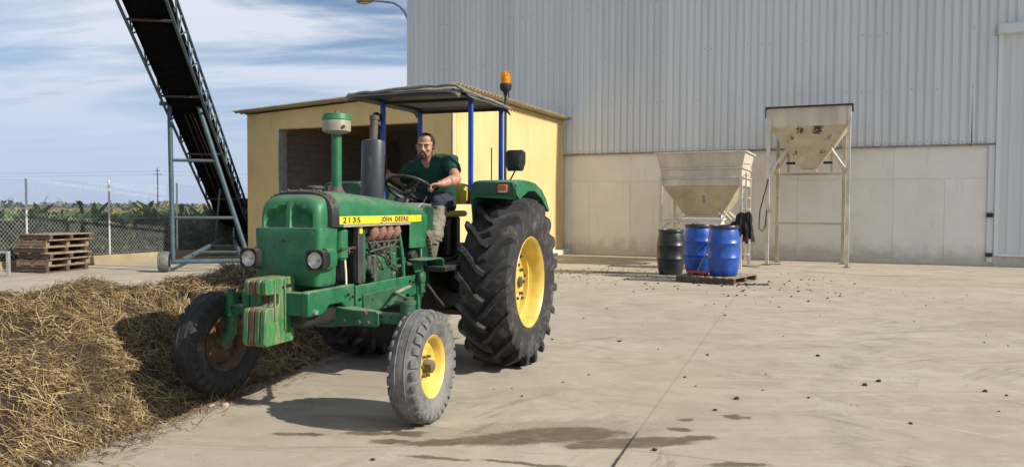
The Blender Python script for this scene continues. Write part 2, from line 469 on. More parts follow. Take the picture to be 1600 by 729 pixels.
def concrete_mat(name, c0, c1, stain=(0.2, 0.17, 0.12), stain_amt=0.3, streak=True, scale=1.0):
    m, t, b = newmat(name)
    tc = N(t, 'ShaderNodeTexCoord'); vec = tc.outputs['Object']
    oi = N(t, 'ShaderNodeObjectInfo')
    cv = N(t, 'ShaderNodeCombineXYZ'); L(t, mth(t, 'MULTIPLY', oi.outputs['Random'], 20.0), cv.inputs[0])
    va = N(t, 'ShaderNodeVectorMath', operation='ADD'); L(t, vec, va.inputs[0]); L(t, cv.outputs[0], va.inputs[1]); vec = va.outputs[0]
    mp = N(t, 'ShaderNodeMapping', inp={'Scale': (1, 1, 0.15 if streak else 1)}); L(t, vec, mp.inputs[0])
    n1 = nz(t, vec, 1.1 * scale, 7, 0.6); n2 = nz(t, mp.outputs[0], 4.5 * scale, 8, 0.65); n3 = nz(t, vec, 9 * scale, 9, 0.75, 0.5)
    c = ramp(t, n1, [(0.28, c0), (0.72, c1)])
    c = mixc(t, mr(t, n2, 0.55, 0.8, 0, stain_amt), c, stain)
    c = mixc(t, mr(t, n3, 0.66, 0.74, 0, stain_amt * 0.8), c, tuple(x * 0.7 for x in stain))
    if streak:
        spz = N(t, 'ShaderNodeSeparateXYZ'); L(t, tc.outputs['Object'], spz.inputs[0])
        zf = mr(t, mth(t, 'ADD', spz.outputs['Z'], mth(t, 'MULTIPLY', mth(t, 'SUBTRACT', nz(t, vec, 2.2, 7, 0.7), 0.5), 1.3)), 0.05, 0.6, 0.5, 0)
        c = mixc(t, zf, c, tuple(x * 0.9 for x in stain))
        c = mixc(t, mr(t, nz(t, vec, 26, 3, 0.6), 0.73, 0.76, 0, 0.5), c, (0.16, 0.13, 0.1))
    k = mth(t, 'ADD', mth(t, 'MULTIPLY', oi.outputs['Random'], 0.06), 0.97)
    hs = N(t, 'ShaderNodeHueSaturation'); L(t, k, hs.inputs['Value']); L(t, c, hs.inputs['Color'])
    L(t, hs.outputs[0], b.inputs['Base Color']); b.inputs['Roughness'].default_value = 0.88; b.inputs['Specular IOR Level'].default_value = 0.25
    bump(t, b, nz(t, vec, 40, 6, 0.7), 0.15, 0.006)
    return m


M['panel'] = concrete_mat('precast concrete', (0.73, 0.71, 0.645), (0.84, 0.82, 0.755), (0.45, 0.385, 0.28), 0.55)
M['kerb'] = concrete_mat('kerb concrete', (0.38, 0.31, 0.19), (0.47, 0.4, 0.26), (0.22, 0.17, 0.1), 0.5)
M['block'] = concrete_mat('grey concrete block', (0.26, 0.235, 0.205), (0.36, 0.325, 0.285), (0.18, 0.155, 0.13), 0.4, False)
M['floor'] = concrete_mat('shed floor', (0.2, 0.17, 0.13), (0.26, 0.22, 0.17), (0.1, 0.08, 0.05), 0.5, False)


def cladding_mat():
    m, t, b = newmat('grey blue sheet cladding')
    tc = N(t, 'ShaderNodeTexCoord'); vec = tc.outputs['Object']
    oi = N(t, 'ShaderNodeObjectInfo')
    mp = N(t, 'ShaderNodeMapping', inp={'Scale': (1, 1, 0.06)}); L(t, vec, mp.inputs[0])
    cv = N(t, 'ShaderNodeCombineXYZ'); L(t, mth(t, 'MULTIPLY', oi.outputs['Random'], 30.0), cv.inputs[0])
    va = N(t, 'ShaderNodeVectorMath', operation='ADD'); L(t, mp.outputs[0], va.inputs[0]); L(t, cv.outputs[0], va.inputs[1])
    n1 = nz(t, va.outputs[0], 2.5, 6, 0.6); n2 = nz(t, va.outputs[0], 14, 8, 0.7)
    c = ramp(t, n1, [(0.3, (0.62, 0.65, 0.655)), (0.7, (0.71, 0.74, 0.745))])
    c = mixc(t, mr(t, n2, 0.55, 0.8, 0, 0.25), c, (0.55, 0.57, 0.565))
    hs = N(t, 'ShaderNodeHueSaturation'); L(t, mth(t, 'ADD', mth(t, 'MULTIPLY', oi.outputs['Random'], 0.1), 0.95), hs.inputs['Value']); L(t, c, hs.inputs['Color'])
    L(t, hs.outputs[0], b.inputs['Base Color']); b.inputs['Roughness'].default_value = 0.5; b.inputs['Specular IOR Level'].default_value = 0.35
    return m


M['clad'] = cladding_mat()
M['flash'] = paint('galvanised flashing', (0.24, 0.23, 0.2), 0.5, 0.2, wear=(0.16, 0.13, 0.1), wear_amt=0.4, dust_amt=0.2, scale=3)
M['roof_sheet'] = paint('cream roof sheet', (0.36, 0.31, 0.2), 0.6, wear=(0.25, 0.2, 0.13), wear_amt=0.4, dust_amt=0.1, scale=3)


def yard_mat():
    m, t, b = newmat('yard concrete')
    tc = N(t, 'ShaderNodeTexCoord'); vec = tc.outputs['Object']
    n1 = nz(t, vec, 0.35, 6, 0.55); n2 = nz(t, vec, 2.3, 8, 0.65, 0.6); n3 = nz(t, vec, 22, 6, 0.7)
    c = ramp(t, n1, [(0.3, (0.38, 0.328, 0.25)), (0.7, (0.48, 0.425, 0.335))])
    c = mixc(t, mr(t, n2, 0.4, 0.75, 0, 0.55), c, (0.29, 0.245, 0.18))
    c = mixc(t, mr(t, n3, 0.5, 0.8, 0, 0.4), c, (0.48, 0.435, 0.35))
    # swirling tyre scuffs: noise stretched along two arcs of vehicle travel
    for (rot, cx, cy, a, col) in ((15, 0, 0, 0.6, (0.24, 0.205, 0.155)), (-22, 4, 2, 0.55, (0.22, 0.19, 0.15)), (-5, 9, 7, 0.5, (0.56, 0.52, 0.44)), (40, 3, 9, 0.4, (0.25, 0.22, 0.17))):
        mp = N(t, 'ShaderNodeMapping', inp={'Rotation': (0, 0, R(rot)), 'Scale': (0.14, 2.8, 1), 'Location': (cx, cy, 0)})
        wv = N(t, 'ShaderNodeVectorMath', operation='ADD'); L(t, vec, wv.inputs[0])
        nn = N(t, 'ShaderNodeTexNoise', inp={'Scale': 0.3, 'Detail': 1}); L(t, vec, nn.inputs['Vector'])
        sc = N(t, 'ShaderNodeVectorMath', operation='SCALE', inp={'Scale': 2.5}); L(t, nn.outputs['Color'], sc.inputs[0])
        L(t, sc.outputs[0], wv.inputs[1]); L(t, wv.outputs[0], mp.inputs[0])
        s = mr(t, nz(t, mp.outputs[0], 2.4, 10, 0.72), 0.55, 0.74, 0, a)
        c = mixc(t, s, c, col)
    # narrow curved tyre tracks left by turning vehicles
    for (tx, ty, rad, a) in ((9.5, 3.0, 6.1, 0.30), (9.5, 3.0, 7.9, 0.26), (4.0, 17.0, 7.4, 0.26), (4.0, 17.0, 9.2, 0.22), (13.0, 15.0, 7.0, 0.24), (1.0, -4.0, 11.6, 0.25)):
        off = N(t, 'ShaderNodeVectorMath', operation='SUBTRACT', inp={1: (tx, ty, 0)}); L(t, vec, off.inputs[0])
        ln = N(t, 'ShaderNodeVectorMath', operation='LENGTH'); L(t, off.outputs[0], ln.inputs[0])
        d = mth(t, 'ABSOLUTE', mth(t, 'SUBTRACT', mth(t, 'ADD', ln.outputs['Value'], mth(t, 'MULTIPLY', nz(t, vec, 0.6, 3), 0.5)), rad))
        band = mr(t, d, 0.08, 0.17, 1, 0)
        br = mr(t, nz(t, vec, 3.5, 8, 0.7), 0.42, 0.62)
        c = mixc(t, mth(t, 'MULTIPLY', mth(t, 'MULTIPLY', band, br), a), c, (0.2, 0.175, 0.14))
    # sweeping bundles of fine streaks where vehicles turn
    for (tx, ty, fr, lo, hi, msc, a, col) in ((8.5, 1.0, 5.5, .52, .66, .33, .75, (0.2, 0.17, 0.125)), (3.0, 16.5, 6.5, .53, .66, .4, .6, (0.21, 0.18, 0.14)), (12.5, 12.5, 7.5, .54, .68, .45, .6, (0.57, 0.53, 0.45)), (-3.0, -1.5, 5.0, .53, .67, .5, .6, (0.22, 0.185, 0.14)), (6.0, -3.5, 8.0, .55, .68, .6, .5, (0.58, 0.54, 0.46))):
        off = N(t, 'ShaderNodeVectorMath', operation='SUBTRACT', inp={1: (tx, ty, 0)}); L(t, vec, off.inputs[0])
        ln = N(t, 'ShaderNodeVectorMath', operation='LENGTH'); L(t, off.outputs[0], ln.inputs[0])
        rr = mth(t, 'ADD', ln.outputs['Value'], mth(t, 'MULTIPLY', nz(t, vec, 0.5, 2), 0.8))
        cx = N(t, 'ShaderNodeCombineXYZ'); L(t, mth(t, 'MULTIPLY', rr, fr), cx.inputs[0])
        vs3 = N(t, 'ShaderNodeVectorMath', operation='SCALE', inp={'Scale': 0.9}); L(t, vec, vs3.inputs[0])
        ad = N(t, 'ShaderNodeVectorMath', operation='ADD'); L(t, cx.outputs[0], ad.inputs[0]); L(t, vs3.outputs[0], ad.inputs[1])
        st = mr(t, nz(t, ad.outputs[0], 1.6, 9, 0.75), lo, hi)
        mk = mr(t, nz(t, vec, msc, 4, 0.55), 0.44, 0.6)
        c = mixc(t, mth(t, 'MULTIPLY', mth(t, 'MULTIPLY', st, mk), a), c, col)
    c = mixc(t, mr(t, nz(t, vec, 1.1, 9, 0.8, 0.3), 0.5, 0.66, 0, 0.45), c, (0.53, 0.485, 0.40))
    c = mixc(t, mr(t, nz(t, vec, 5.5, 9, 0.8, 0.3), 0.56, 0.7, 0, 0.45), c, (0.25, 0.21, 0.155))
    c = mixc(t, mr(t, nz(t, vec, 38, 2, 0.5), 0.67, 0.72, 0, 0.5), c, (0.16, 0.13, 0.095))
    sp = mr(t, nz(t, vec, 75, 3, 0.5), 0.68, 0.74, 0, 0.6)
    c = mixc(t, sp, c, (0.13, 0.105, 0.075))
    # old oil and water stains with a shape of their own
    wet = None
    for (x, y, rx, ry, rot) in ((-0.36, 4.76, 0.34, 0.06, 10), (0.05, 4.85, 0.45, 0.11, 12), (0.33, 4.93, 0.42, 0.14, 6), (0.76, 4.76, 0.44, 0.085, 8), (0.45, 4.68, 0.16, 0.04, 8), (1.18, 4.85, 0.12, 0.05, 8), (-0.66, 4.92, 0.13, 0.05, 0), (-0.92, 4.93, 0.18, 0.035, 0), (-0.75, 4.76, 0.11, 0.04, 0),
                                (-1.36, 4.9, 0.16, 0.03, 0), (1.58, 5.35, 0.1, 0.055, 0), (1.13, 5.05, 0.09, 0.04, 0), (-0.45, 4.45, 0.2, 0.025, -14), (0.1, 4.35, 0.3, 0.02, -14), (1.2, 5.27, 0.06, 0.03, 0), (-1.1, 5.2, 0.5, 0.12, -10),
                                (1.3, 4.35, 0.2, 0.03, 0), (2.2, 4.3, 0.12, 0.03, 0), (1.4, 17.4, 1.2, 0.35, -20), (8.2, 16.6, 0.6, 0.06, -15), (7.2, 17.4, 0.7, 0.05, -35), (0.2, 4.98, 0.9, 0.2, 8)):
        mp = N(t, 'ShaderNodeMapping', vector_type='TEXTURE', inp={'Location': (x, y, 0), 'Rotation': (0, 0, R(rot)), 'Scale': (rx * 1.1, ry * 1.35, 1)})
        wv = N(t, 'ShaderNodeVectorMath', operation='ADD'); L(t, vec, wv.inputs[0])
        nn = N(t, 'ShaderNodeTexNoise', inp={'Scale': 7, 'Detail': 5, 'Roughness': 0.65}); L(t, vec, nn.inputs['Vector'])
        ctr = N(t, 'ShaderNodeVectorMath', operation='SUBTRACT', inp={1: (0.5, 0.5, 0.5)}); L(t, nn.outputs['Color'], ctr.inputs[0])
        sc = N(t, 'ShaderNodeVectorMath', operation='MULTIPLY', inp={1: (0.34, 0.11, 0)}); L(t, ctr.outputs[0], sc.inputs[0])
        L(t, sc.outputs[0], wv.inputs[1]); L(t, wv.outputs[0], mp.inputs[0])
        ln = N(t, 'ShaderNodeVectorMath', operation='LENGTH'); L(t, mp.outputs[0], ln.inputs[0])
        f = mr(t, ln.outputs['Value'], 0.7, 1.15, 1, 0)
        if (rx, ry) == (0.9, 0.2) or (rx, ry) == (0.5, 0.12): f = mth(t, 'MULTIPLY', f, 0.3)
        wet = f if wet is None else mth(t, 'MAXIMUM', wet, f)
    c = mixc(t, mth(t, 'MULTIPLY', wet, mr(t, nz(t, vec, 9, 6, 0.7), 0.25, 0.6, 0.7, 0.92)), c, (0.125, 0.096, 0.058))
    L(t, c, b.inputs['Base Color'])
    L(t, mth(t, 'SUBTRACT', 0.85, mth(t, 'MULTIPLY', wet, 0.25)), b.inputs['Roughness'])
    b.inputs['Specular IOR Level'].default_value = 0.25
    bump(t, b, mth(t, 'ADD', mth(t, 'MULTIPLY', nz(t, vec, 3, 5, 0.6), 1.0), mth(t, 'MULTIPLY', n3, 0.3)), 0.25, 0.012)
    return m


M['yard'] = yard_mat()


def field_mat():
    m, t, b = newmat('field soil')
    tc = N(t, 'ShaderNodeTexCoord'); vec = tc.outputs['Object']
    n1 = nz(t, vec, 0.05, 6, 0.6); n2 = nz(t, vec, 1.3, 7, 0.65)
    mp = N(t, 'ShaderNodeMapping', inp={'Scale': (0.004, 0.035, 1)}); L(t, vec, mp.inputs[0])
    n3 = nz(t, mp.outputs[0], 1.6, 3)
    c = ramp(t, n3, [(0.35, (0.12, 0.13, 0.05)), (0.5, (0.23, 0.18, 0.11)), (0.65, (0.1, 0.12, 0.05))])
    c = mixc(t, mr(t, n2, 0.35, 0.7, 0, 0.5), c, (0.17, 0.12, 0.075))
    L(t, c, b.inputs['Base Color']); b.inputs['Roughness'].default_value = 0.95
    return m


M['field'] = field_mat()


def island_mat(name, stops, rough=0.8, trans=0.0, spec=0.3, patch=None):
    m, t, b = newmat(name)
    g = N(t, 'ShaderNodeNewGeometry')
    c = ramp(t, g.outputs['Random Per Island'], stops)
    if patch is not None:
        tc = N(t, 'ShaderNodeTexCoord')
        c = mixc(t, mr(t, nz(t, tc.outputs['Object'], patch[0], 5, 0.6), patch[1], patch[2], 0, patch[4]), c, patch[3])
    L(t, c, b.inputs['Base Color']); b.inputs['Roughness'].default_value = rough; b.inputs['Specular IOR Level'].default_value = spec
    if trans > 0:
        tr = N(t, 'ShaderNodeBsdfTranslucent'); L(t, c, tr.inputs['Color'])
        mx = N(t, 'ShaderNodeMixShader', inp={'Fac': trans}); out = t.nodes['Material Output']
        L(t, b.outputs[0], mx.inputs[1]); L(t, tr.outputs[0], mx.inputs[2]); L(t, mx.outputs[0], out.inputs['Surface'])
    return m


M['straw'] = island_mat('straw stalks', [(0.0, (0.05, 0.031, 0.015)), (0.3, (0.13, 0.083, 0.037)), (0.62, (0.31, 0.215, 0.098)), (0.9, (0.5, 0.375, 0.185)), (1.0, (0.64, 0.54, 0.34))], 0.7, patch=(2.2, 0.5, 0.64, (0.06, 0.038, 0.022), 0.72))
M['leaf'] = island_mat('crop leaves', [(0.0, (0.035, 0.065, 0.022)), (0.4, (0.075, 0.13, 0.04)), (0.8, (0.13, 0.19, 0.065)), (1.0, (0.25, 0.28, 0.11))], 0.6, 0.25)
M['flower'] = island_mat('yellow flowers', [(0.0, (0.55, 0.4, 0.02)), (1.0, (0.7, 0.55, 0.05))], 0.7, 0.2)
M['dry'] = island_mat('dry weeds', [(0.0, (0.12, 0.09, 0.045)), (1.0, (0.26, 0.2, 0.1))], 0.85)
M['hedge_far'] = island_mat('far trees', [(0.0, (0.12, 0.14, 0.14)), (1.0, (0.2, 0.22, 0.2))], 0.9)  # greyed and lightened, distance haze put into the tree colours


def glassy(name, col, rough=0.08, trans=0.0, emit=None):
    m, t, b = newmat(name)
    b.inputs['Base Color'].default_value = (*col, 1)
    b.inputs['Roughness'].default_value = rough
    b.inputs['Transmission Weight'].default_value = trans
    b.inputs['IOR'].default_value = 1.35
    return m


M['lens'] = glassy('headlamp glass', (0.97, 0.97, 0.97), 0.03, 0.97); M['lens'].node_tree.nodes['Principled BSDF'].inputs['IOR'].default_value = 1.12
M['chrome'] = glassy('lamp reflector', (0.62, 0.62, 0.6), 0.3); M['chrome'].node_tree.nodes['Principled BSDF'].inputs['Metallic'].default_value = 0.6
M['amber'] = glassy('amber beacon dome', (1.0, 0.5, 0.03), 0.1, 0.85)
M['amber_core'] = glassy('beacon reflector', (0.9, 0.55, 0.08), 0.3)
M['bottle'] = glassy('clear plastic bottle', (0.85, 0.9, 0.95), 0.1, 0.6)
M['mirror_glass'] = glassy('mirror glass', (0.5, 0.52, 0.54), 0.06); M['mirror_glass'].node_tree.nodes['Principled BSDF'].inputs['Metallic'].default_value = 1.0

# ------------------------------------------------------------------ frames of reference
WA = R(24.3)                                   # the warehouse wall runs 24.3 degrees off the picture plane
W0 = V((1.55, 24.5, 0))
Wd = V((math.cos(WA), -math.sin(WA), 0))
Wn = V((-math.sin(WA), -math.cos(WA), 0))


def wpos(s, off, z=0.0):
    return W0 + Wd * s + Wn * off + V((0, 0, z))


TH = R(19.7)
TO = V((-0.717, 7.385, 0))
TRZ = math.atan2(-math.cos(TH), -math.sin(TH))
Tm = Matrix.Translation(TO) @ Matrix.Rotation(TRZ, 4, 'Z')


def tw(x, y, z):
    return Tm @ V((x, y, z))


# ================================================================== SETTING
gm = MB()
gm.add([(-2500, -300, -0.06), (2500, -300, -0.06), (2500, 4500, -0.06), (-2500, 4500, -0.06)], [(0, 1, 2, 3)])
struct(gm.build('field_ground', M['field'], smooth=0))
# yard slab, edge along the fence line
FB = V((-10.30, 18.55, 0)); FD = V((0.4115, 0.9114, 0))          # fence base point and direction
ym = MB()
e0 = FB + FD * -24; e1 = FB + FD * 24
ym.add([e0, (40, -12, 0), (40, 45, 0), e1], [(0, 1, 2, 3)])
yard = struct(ym.build('concrete_yard', M['yard'], smooth=0))
# slab joints
m_joint = paint('joint dirt', (0.29, 0.245, 0.18), 0.9, wear=(0.4, 0.35, 0.27), wear_amt=0.8, dust_amt=0, scale=3)
ja = V((0.35, 0.94, 0)).normalized(); jb = V((0.94, -0.35, 0)).normalized(); j0 = V((0.70, 4.62, 0))
for k in range(-3, 5):
    p = j0 + jb * (k * 4.6) - ja * 6; q = p + ja * 30
    a = jb * 0.0014
    if k in (-1, -2): q = p + ja * (30 if k == -1 else 14)
    struct(MB().add([p - a + V((0, 0, .004)), q - a + V((0, 0, .004)), q + a + V((0, 0, .004)), p + a + V((0, 0, .004))], [(0, 1, 2, 3)]).build('slab_joint', m_joint, yard, smooth=0))
for k in range(0, 4):
    p = j0 + ja * (k * 4.9) - jb * 14; q = p + jb * 30
    a = ja * 0.0022
    struct(MB().add([p - a + V((0, 0, .004)), q - a + V((0, 0, .004)), q + a + V((0, 0, .004)), p + a + V((0, 0, .004))], [(0, 1, 2, 3)]).build('slab_joint', m_joint, yard, smooth=0))

m_crack = paint('joint packed with dirt', (0.045, 0.036, 0.026), 0.95, wear=(0.12, 0.1, 0.07), wear_amt=0.4, dust_amt=0, scale=9)
p = j0 - ja * 0.6; cr = []
for k in range(15):
    c_ = p + ja * (k * .07) + jb * random.uniform(-.0015, .0015); w_ = .007 * (1 - k / 15) + .002
    cr += [c_ - jb * w_ + V((0, 0, .008)), c_ + jb * w_ + V((0, 0, .008))]
struct(MB().add(cr, [(i * 2, i * 2 + 1, i * 2 + 3, i * 2 + 2) for i in range(14)]).build('joint_crack', m_crack, yard, smooth=0))

# low kerb wall under the fence, cast in lengths
kerb = struct(thing('kerb', '', '')); del kerb['label']; del kerb['category']
for i in range(-5, 12):
    p = FB + FD * (i * 2.1 + 0.006); q = FB + FD * ((i + 1) * 2.1 - 0.006)
    mb = MB(); nrm = V((-FD.y, FD.x, 0)) * 0.1
    mb.beam(p + nrm + V((0, 0, .1)), q + nrm + V((0, 0, .1)), 0.2, 0.24)
    mb.build('kerb_block', M['kerb'], kerb, bevel=0.012)

# ------------------------------------------------------------------ fence
fence = thing('chain_link_fence', 'galvanised chain link fence on low kerb along the field', 'fence', FB + V((-FD.y, FD.x, 0)) * 0.1, math.atan2(FD.y, FD.x))
fp = MB().cyl((0, 0, 0.2), (0, 0, 2.05), 0.024, n=10).lathe([(0.001, 2.085), (0.02, 2.075), (0.028, 2.05), (0.028, 2.03)], n=10)
M['post_white'] = paint('pale galvanised post', (0.55, 0.56, 0.56), 0.45, 0.2, dust_amt=0.05)
fpm = fp.mesh('post', M['post_white'])
s0 = 0.72
for k in range(-4, 9):
    inst('post', fpm, fence, (s0 + (k - 0) * 2.1, 0, 0))
vs = []; fs = []
X0, X1, Z0, Z1, PT = s0 - 8.4, s0 + 16.8, 0.24, 2.02, 0.088


def wire3(p, q, r, vs, fs):
    d = (q - p).normalized(); u = d.orthogonal().normalized(); w = d.cross(u); o = len(vs)
    for b in (p, q):
        for a in (0, 2.094, 4.189): vs.append(b + (u * math.cos(a) + w * math.sin(a)) * r)
    for j in range(3):
        k = (j + 1) % 3; fs.append((o + j, o + k, o + 3 + k, o + 3 + j))


hgt = Z1 - Z0
x = X0 - hgt
while x < X1:
    for sg in (1, -1):
        a, b = (x, x + hgt * 0.85)
        za, zb = (Z0, Z1) if sg > 0 else (Z1, Z0)
        if a < X0:
            za = za + (zb - za) * (X0 - a) / (b - a); a = X0
        if b > X1:
            zb = zb + (za - zb) * (b - X1) / (b - a); b = X1
        if b > a: wire3(V((a, 0.03 + 0.003 * sg, za)), V((b, 0.03 + 0.003 * sg, zb)), 0.0022, vs, fs)
    x += PT
for z in (Z0 + 0.02, 1.13, Z1): wire3(V((X0, 0.035, z)), V((X1, 0.035, z)), 0.0024, vs, fs)
mb = MB(); mb.v = [tuple(v) for v in vs]; mb.f = fs
M['wire'] = paint('fence wire', (0.62, 0.64, 0.63), 0.4, 0.2, dust_amt=0, bmp=0)
stuff(mb.build('chain_link_mesh', M['wire'], fence, smooth=0))


# ------------------------------------------------------------------ crops beyond the fence
def leaf_field():
    V_, F_ = [], []

    def leaf(base, ang, ln, wd, arch, droop):
        n = 4; pts = []
        dx, dy = math.cos(ang), math.sin(ang)
        for i in range(n + 1):
            t = i / n
            r = ln * t * math.cos(arch) * (1 + 0.1 * t); z = ln * (math.sin(arch) * t - droop * t * t)
            w = wd * (math.sin(math.pi * min(1, 0.12 + t * 0.88)) ** 0.7) * (1 + random.uniform(-.25, .25))
            pts.append((r, z, w))
        o = len(V_)
        for (r, z, w) in pts:
            V_.append((base[0] + dx * r - dy * w, base[1] + dy * r + dx * w, base[2] + z + 0.25 * w))
            V_.append((base[0] + dx * r, base[1] + dy * r, base[2] + z))
            V_.append((base[0] + dx * r + dy * w, base[1] + dy * r - dx * w, base[2] + z + 0.25 * w))
        for i in range(n):
            a = o + i * 3; F_.append((a, a + 1, a + 4, a + 3)); F_.append((a + 1, a + 2, a + 5, a + 4))
    nrm = V((-FD.y, FD.x, 0))
    for row in range(26):
        d = 0.75 + row * 0.62 if row < 12 else 8.2 + (row - 12) * 2.2
        step = 0.30 if row < 8 else 1.0
        s = -6.0 + random.random()
        while s < (14 if row < 5 else 26 + row * 1.5):
            p = FB + FD * (s + random.uniform(-.12, .12)) + nrm * (d + random.uniform(-.15, .15))
            sc = random.uniform(0.8, 1.25) * (1.22 if row < 5 else 1.0)
            nl = random.randint(20, 30) if row < 4 else (14 if row < 9 else 8)
            for k in range(nl):
                leaf((p.x + random.uniform(-.14, .14), p.y + random.uniform(-.14, .14), -0.04 + random.uniform(0, .85) * sc), random.uniform(0, 6.283), random.uniform(0.3, 0.62) * sc, random.uniform(0.035, 0.085) * sc, random.uniform(0.2, 1.35), random.uniform(0.1, 0.6))
            s += step * random.uniform(0.8, 1.25)
    return V_, F_


lv, lf = leaf_field()
stuff(inst('crop_leaves', np_mesh('crop_leaves', np.array(lv), np.array(lf), M['leaf'])))


def weeds():
    """tall seeding weeds and yellow flower heads among the crop"""
    g, fl = MB(), MB()
    nrm = V((-FD.y, FD.x, 0))
    for i in range(90):
        s = random.uniform(-5, 15); d = random.choice((0.4, 0.6, 0.9, 1.5, 2.5, 3.5)) + random.random() * 0.4
        p = FB + FD * s + nrm * d
        h = random.uniform(1.1, 1.45) if i % 6 else random.uniform(1.5, 1.9)
        bend = V((random.uniform(-.12, .12), random.uniform(-.12, .12), 0))
        pts = [p + V((0, 0, -.05)), p + bend * 0.4 + V((0, 0, h * .55)), p + bend + V((0, 0, h))]
        g.tube(pts, [0.008, 0.006, 0.002], 4, False)
        for k in range(random.randint(5, 9)):
            t = random.uniform(0.3, 1); a = random.uniform(0, 6.28); b0 = p + bend * t + V((0, 0, h * t)); ln = random.uniform(0.08, 0.24)
            q = b0 + V((math.cos(a) * ln, math.sin(a) * ln, ln * 0.6)); wv = V((-math.sin(a), math.cos(a), 0)) * 0.013
            g.add([b0, (b0 + q) / 2 + wv, q, (b0 + q) / 2 - wv], [(0, 1, 2, 3)])
    for i in range(60):
        s = random.uniform(-5, 12); d = random.uniform(0.6, 3.2); p = FB + FD * s + nrm * d + V((0, 0, random.uniform(1.2, 1.5)))
        for k in range(random.randint(3, 8)):
            c = p + V((random.uniform(-.07, .07), random.uniform(-.07, .07), random.uniform(-.05, .05)))
            fl.ell(c, (0.025, 0.025, 0.015), 6, 4)
    return g, fl


g_, fl_ = weeds()
stuff(g_.build('tall_weeds', M['dry'], smooth=0))
stuff(fl_.build('yellow_flowers', M['flower'], smooth=0))


def far_trees():
    V_, F_ = [], []
    for i in range(1500):
        x = random.uniform(-520, 60); y = random.uniform(300, 520)
        n = random.randint(5, 9); h = random.uniform(0.7, 2.2) * (1.6 if random.random() < .08 else 1)
        for k in range(n):
            c = (x + random.gauss(0, h * .7), y, random.uniform(0.1, h)); r = random.uniform(.35, .9) * h * .4
            o = len(V_)
            for dx, dz in ((-1, -.6), (0.1, -1), (1, -.4), (.8, .6), (-.1, 1), (-.9, .5)):
                V_.append((c[0] + dx * r * random.uniform(.6, 1.2), c[1] + random.uniform(-r, r), c[2] + dz * r * random.uniform(.6, 1.2)))
            F_.append((o, o + 1, o + 2, o + 3)); F_.append((o, o + 3, o + 4, o + 5))
    return V_, F_


tv, tf = far_trees()
stuff(inst('distant_trees', np_mesh('distant_trees', np.array(tv), np.array(tf), M['hedge_far'])))

# utility pole and its lines
pole = thing('utility_pole', 'thin utility pole standing far off in the field, left of conveyor', 'utility pole', (-92.2, 200, 0))
MB().tube([(0, 0, -0.1), (0, 0, 11.1)], [0.22, 0.12], 8).build('pole_shaft', M['wood_dark'], pole)
MB().bx(-1.1, 1.1, -0.08, 0.08, 9.35, 9.5).bx(-0.7, 0.7, -0.08, 0.08, 10.25, 10.38).build('crossarm', M['wood_dark'], pole)
for xx, zz in ((-1.0, 9.65), (1.0, 9.65), (0.6, 10.5)):
    MB().lathe([(0.03, -0.15), (0.09, -0.1), (0.06, 0), (0.09, 0.08), (0.02, 0.16)], (xx, 0, zz), n=8).build('insulator', M['stone'], pole)
for xx, zz in ((-1.0, 9.8), (0.6, 10.65)):
    pts = []
    for k in range(25):
        u = k / 24; pts.append((xx - 120 + u * 240, (u - 0.5) * 30, zz - 0.4 + 1.6 * (abs(u - 0.5) * 2 - 1) ** 2 * 0 - 1.2 * math.sin(math.pi * ((u * 2) % 1.0))))
    MB().tube(pts, 0.022, 4).build('power_cable', M['black'], pole)

# ================================================================== WAREHOUSE
wh = thing('warehouse', 'big grey corrugated warehouse on precast concrete wall panels', 'warehouse', W0, -WA)
S0, S1, DS = -5.65, 18.0, 11.80
HZ0, HZ1 = 3.12, 14.0
# concrete panels, two courses with open joints; core recessed behind
MB().bx(S0 + .05, S1, 0.06, 0.25, HZ0, HZ1).build('wall_core', M['flash'], wh, smooth=0)
MB().bx(DS + .001, S1, 0.06, 0.25, -0.05, HZ0 - .002).build('wall_core', M['flash'], wh, smooth=0)
MB().bx(S0 + .05, DS, 0.012, 0.25, -0.05, HZ0 - .002).build('wall_backing', M['panel'], wh, smooth=0)
pan = [(-5.62, -3.2), (-3.2, -0.6), (-0.6, 0.36), (0.36, 2.27), (2.27, 4.7), (4.7, 7.08), (7.08, 9.5), (9.5, DS)]
for i, (a, b_) in enumerate(pan):
    MB().bx(a + .003, b_ - .003, 0.0, 0.011, 2.256, 3.10).build('concrete_panel', M['panel'], wh, bevel=0.002)
pan2 = [(-5.62, -2.1), (-2.1, 0.36), (0.36, 0.95), (0.95, 2.27), (2.27, 3.5), (3.5, 4.7), (4.7, 5.9), (5.9, 7.08), (7.08, 8.3), (8.3, 9.5), (9.5, 10.7), (10.7, DS)]
for a, b_ in pan2:
    MB().bx(a + .003, b_ - .003, 0.0, 0.011, 0.12, 2.25).build('concrete_panel', M['panel'], wh, bevel=0.002)
MB().bx(S0, DS, -0.03, 0.04, -0.02, 0.118).build('plinth', M['panel'], wh, bevel=0.01)
MB().bx(S0, DS, -0.085, -0.005, HZ0 - 0.035, HZ0 + 0.012).build('drip_flashing', M['flash'], wh, bevel=0.004)
# trapezoid sheet: one metre wide, five ribs
prof = []
for k in range(5):
    x = k * 0.2
    prof += [(x, 0.004), (x + 0.04, 0.004), (x + 0.058, -0.036), (x + 0.182, -0.036)]
prof.append((1.0, 0.004))
mb = MB()
mb.add([(x, y - 0.02, 0) for x, y in prof] + [(x, y - 0.02, HZ1 - HZ0) for x, y in prof], [(i, i + 1, i + 1 + len(prof), i + len(prof)) for i in range(len(prof) - 1)])
sheet = mb.mesh('cladding_sheet', M['clad'], smooth=0)
n = int((DS - S0) / 1.0) + 8
for k in range(n):
    x = S0 + k
    if x >= S1: break
    o = inst('cladding_sheet', sheet, wh, (x, -0.0 - 0.0015 * (k % 2), HZ0))
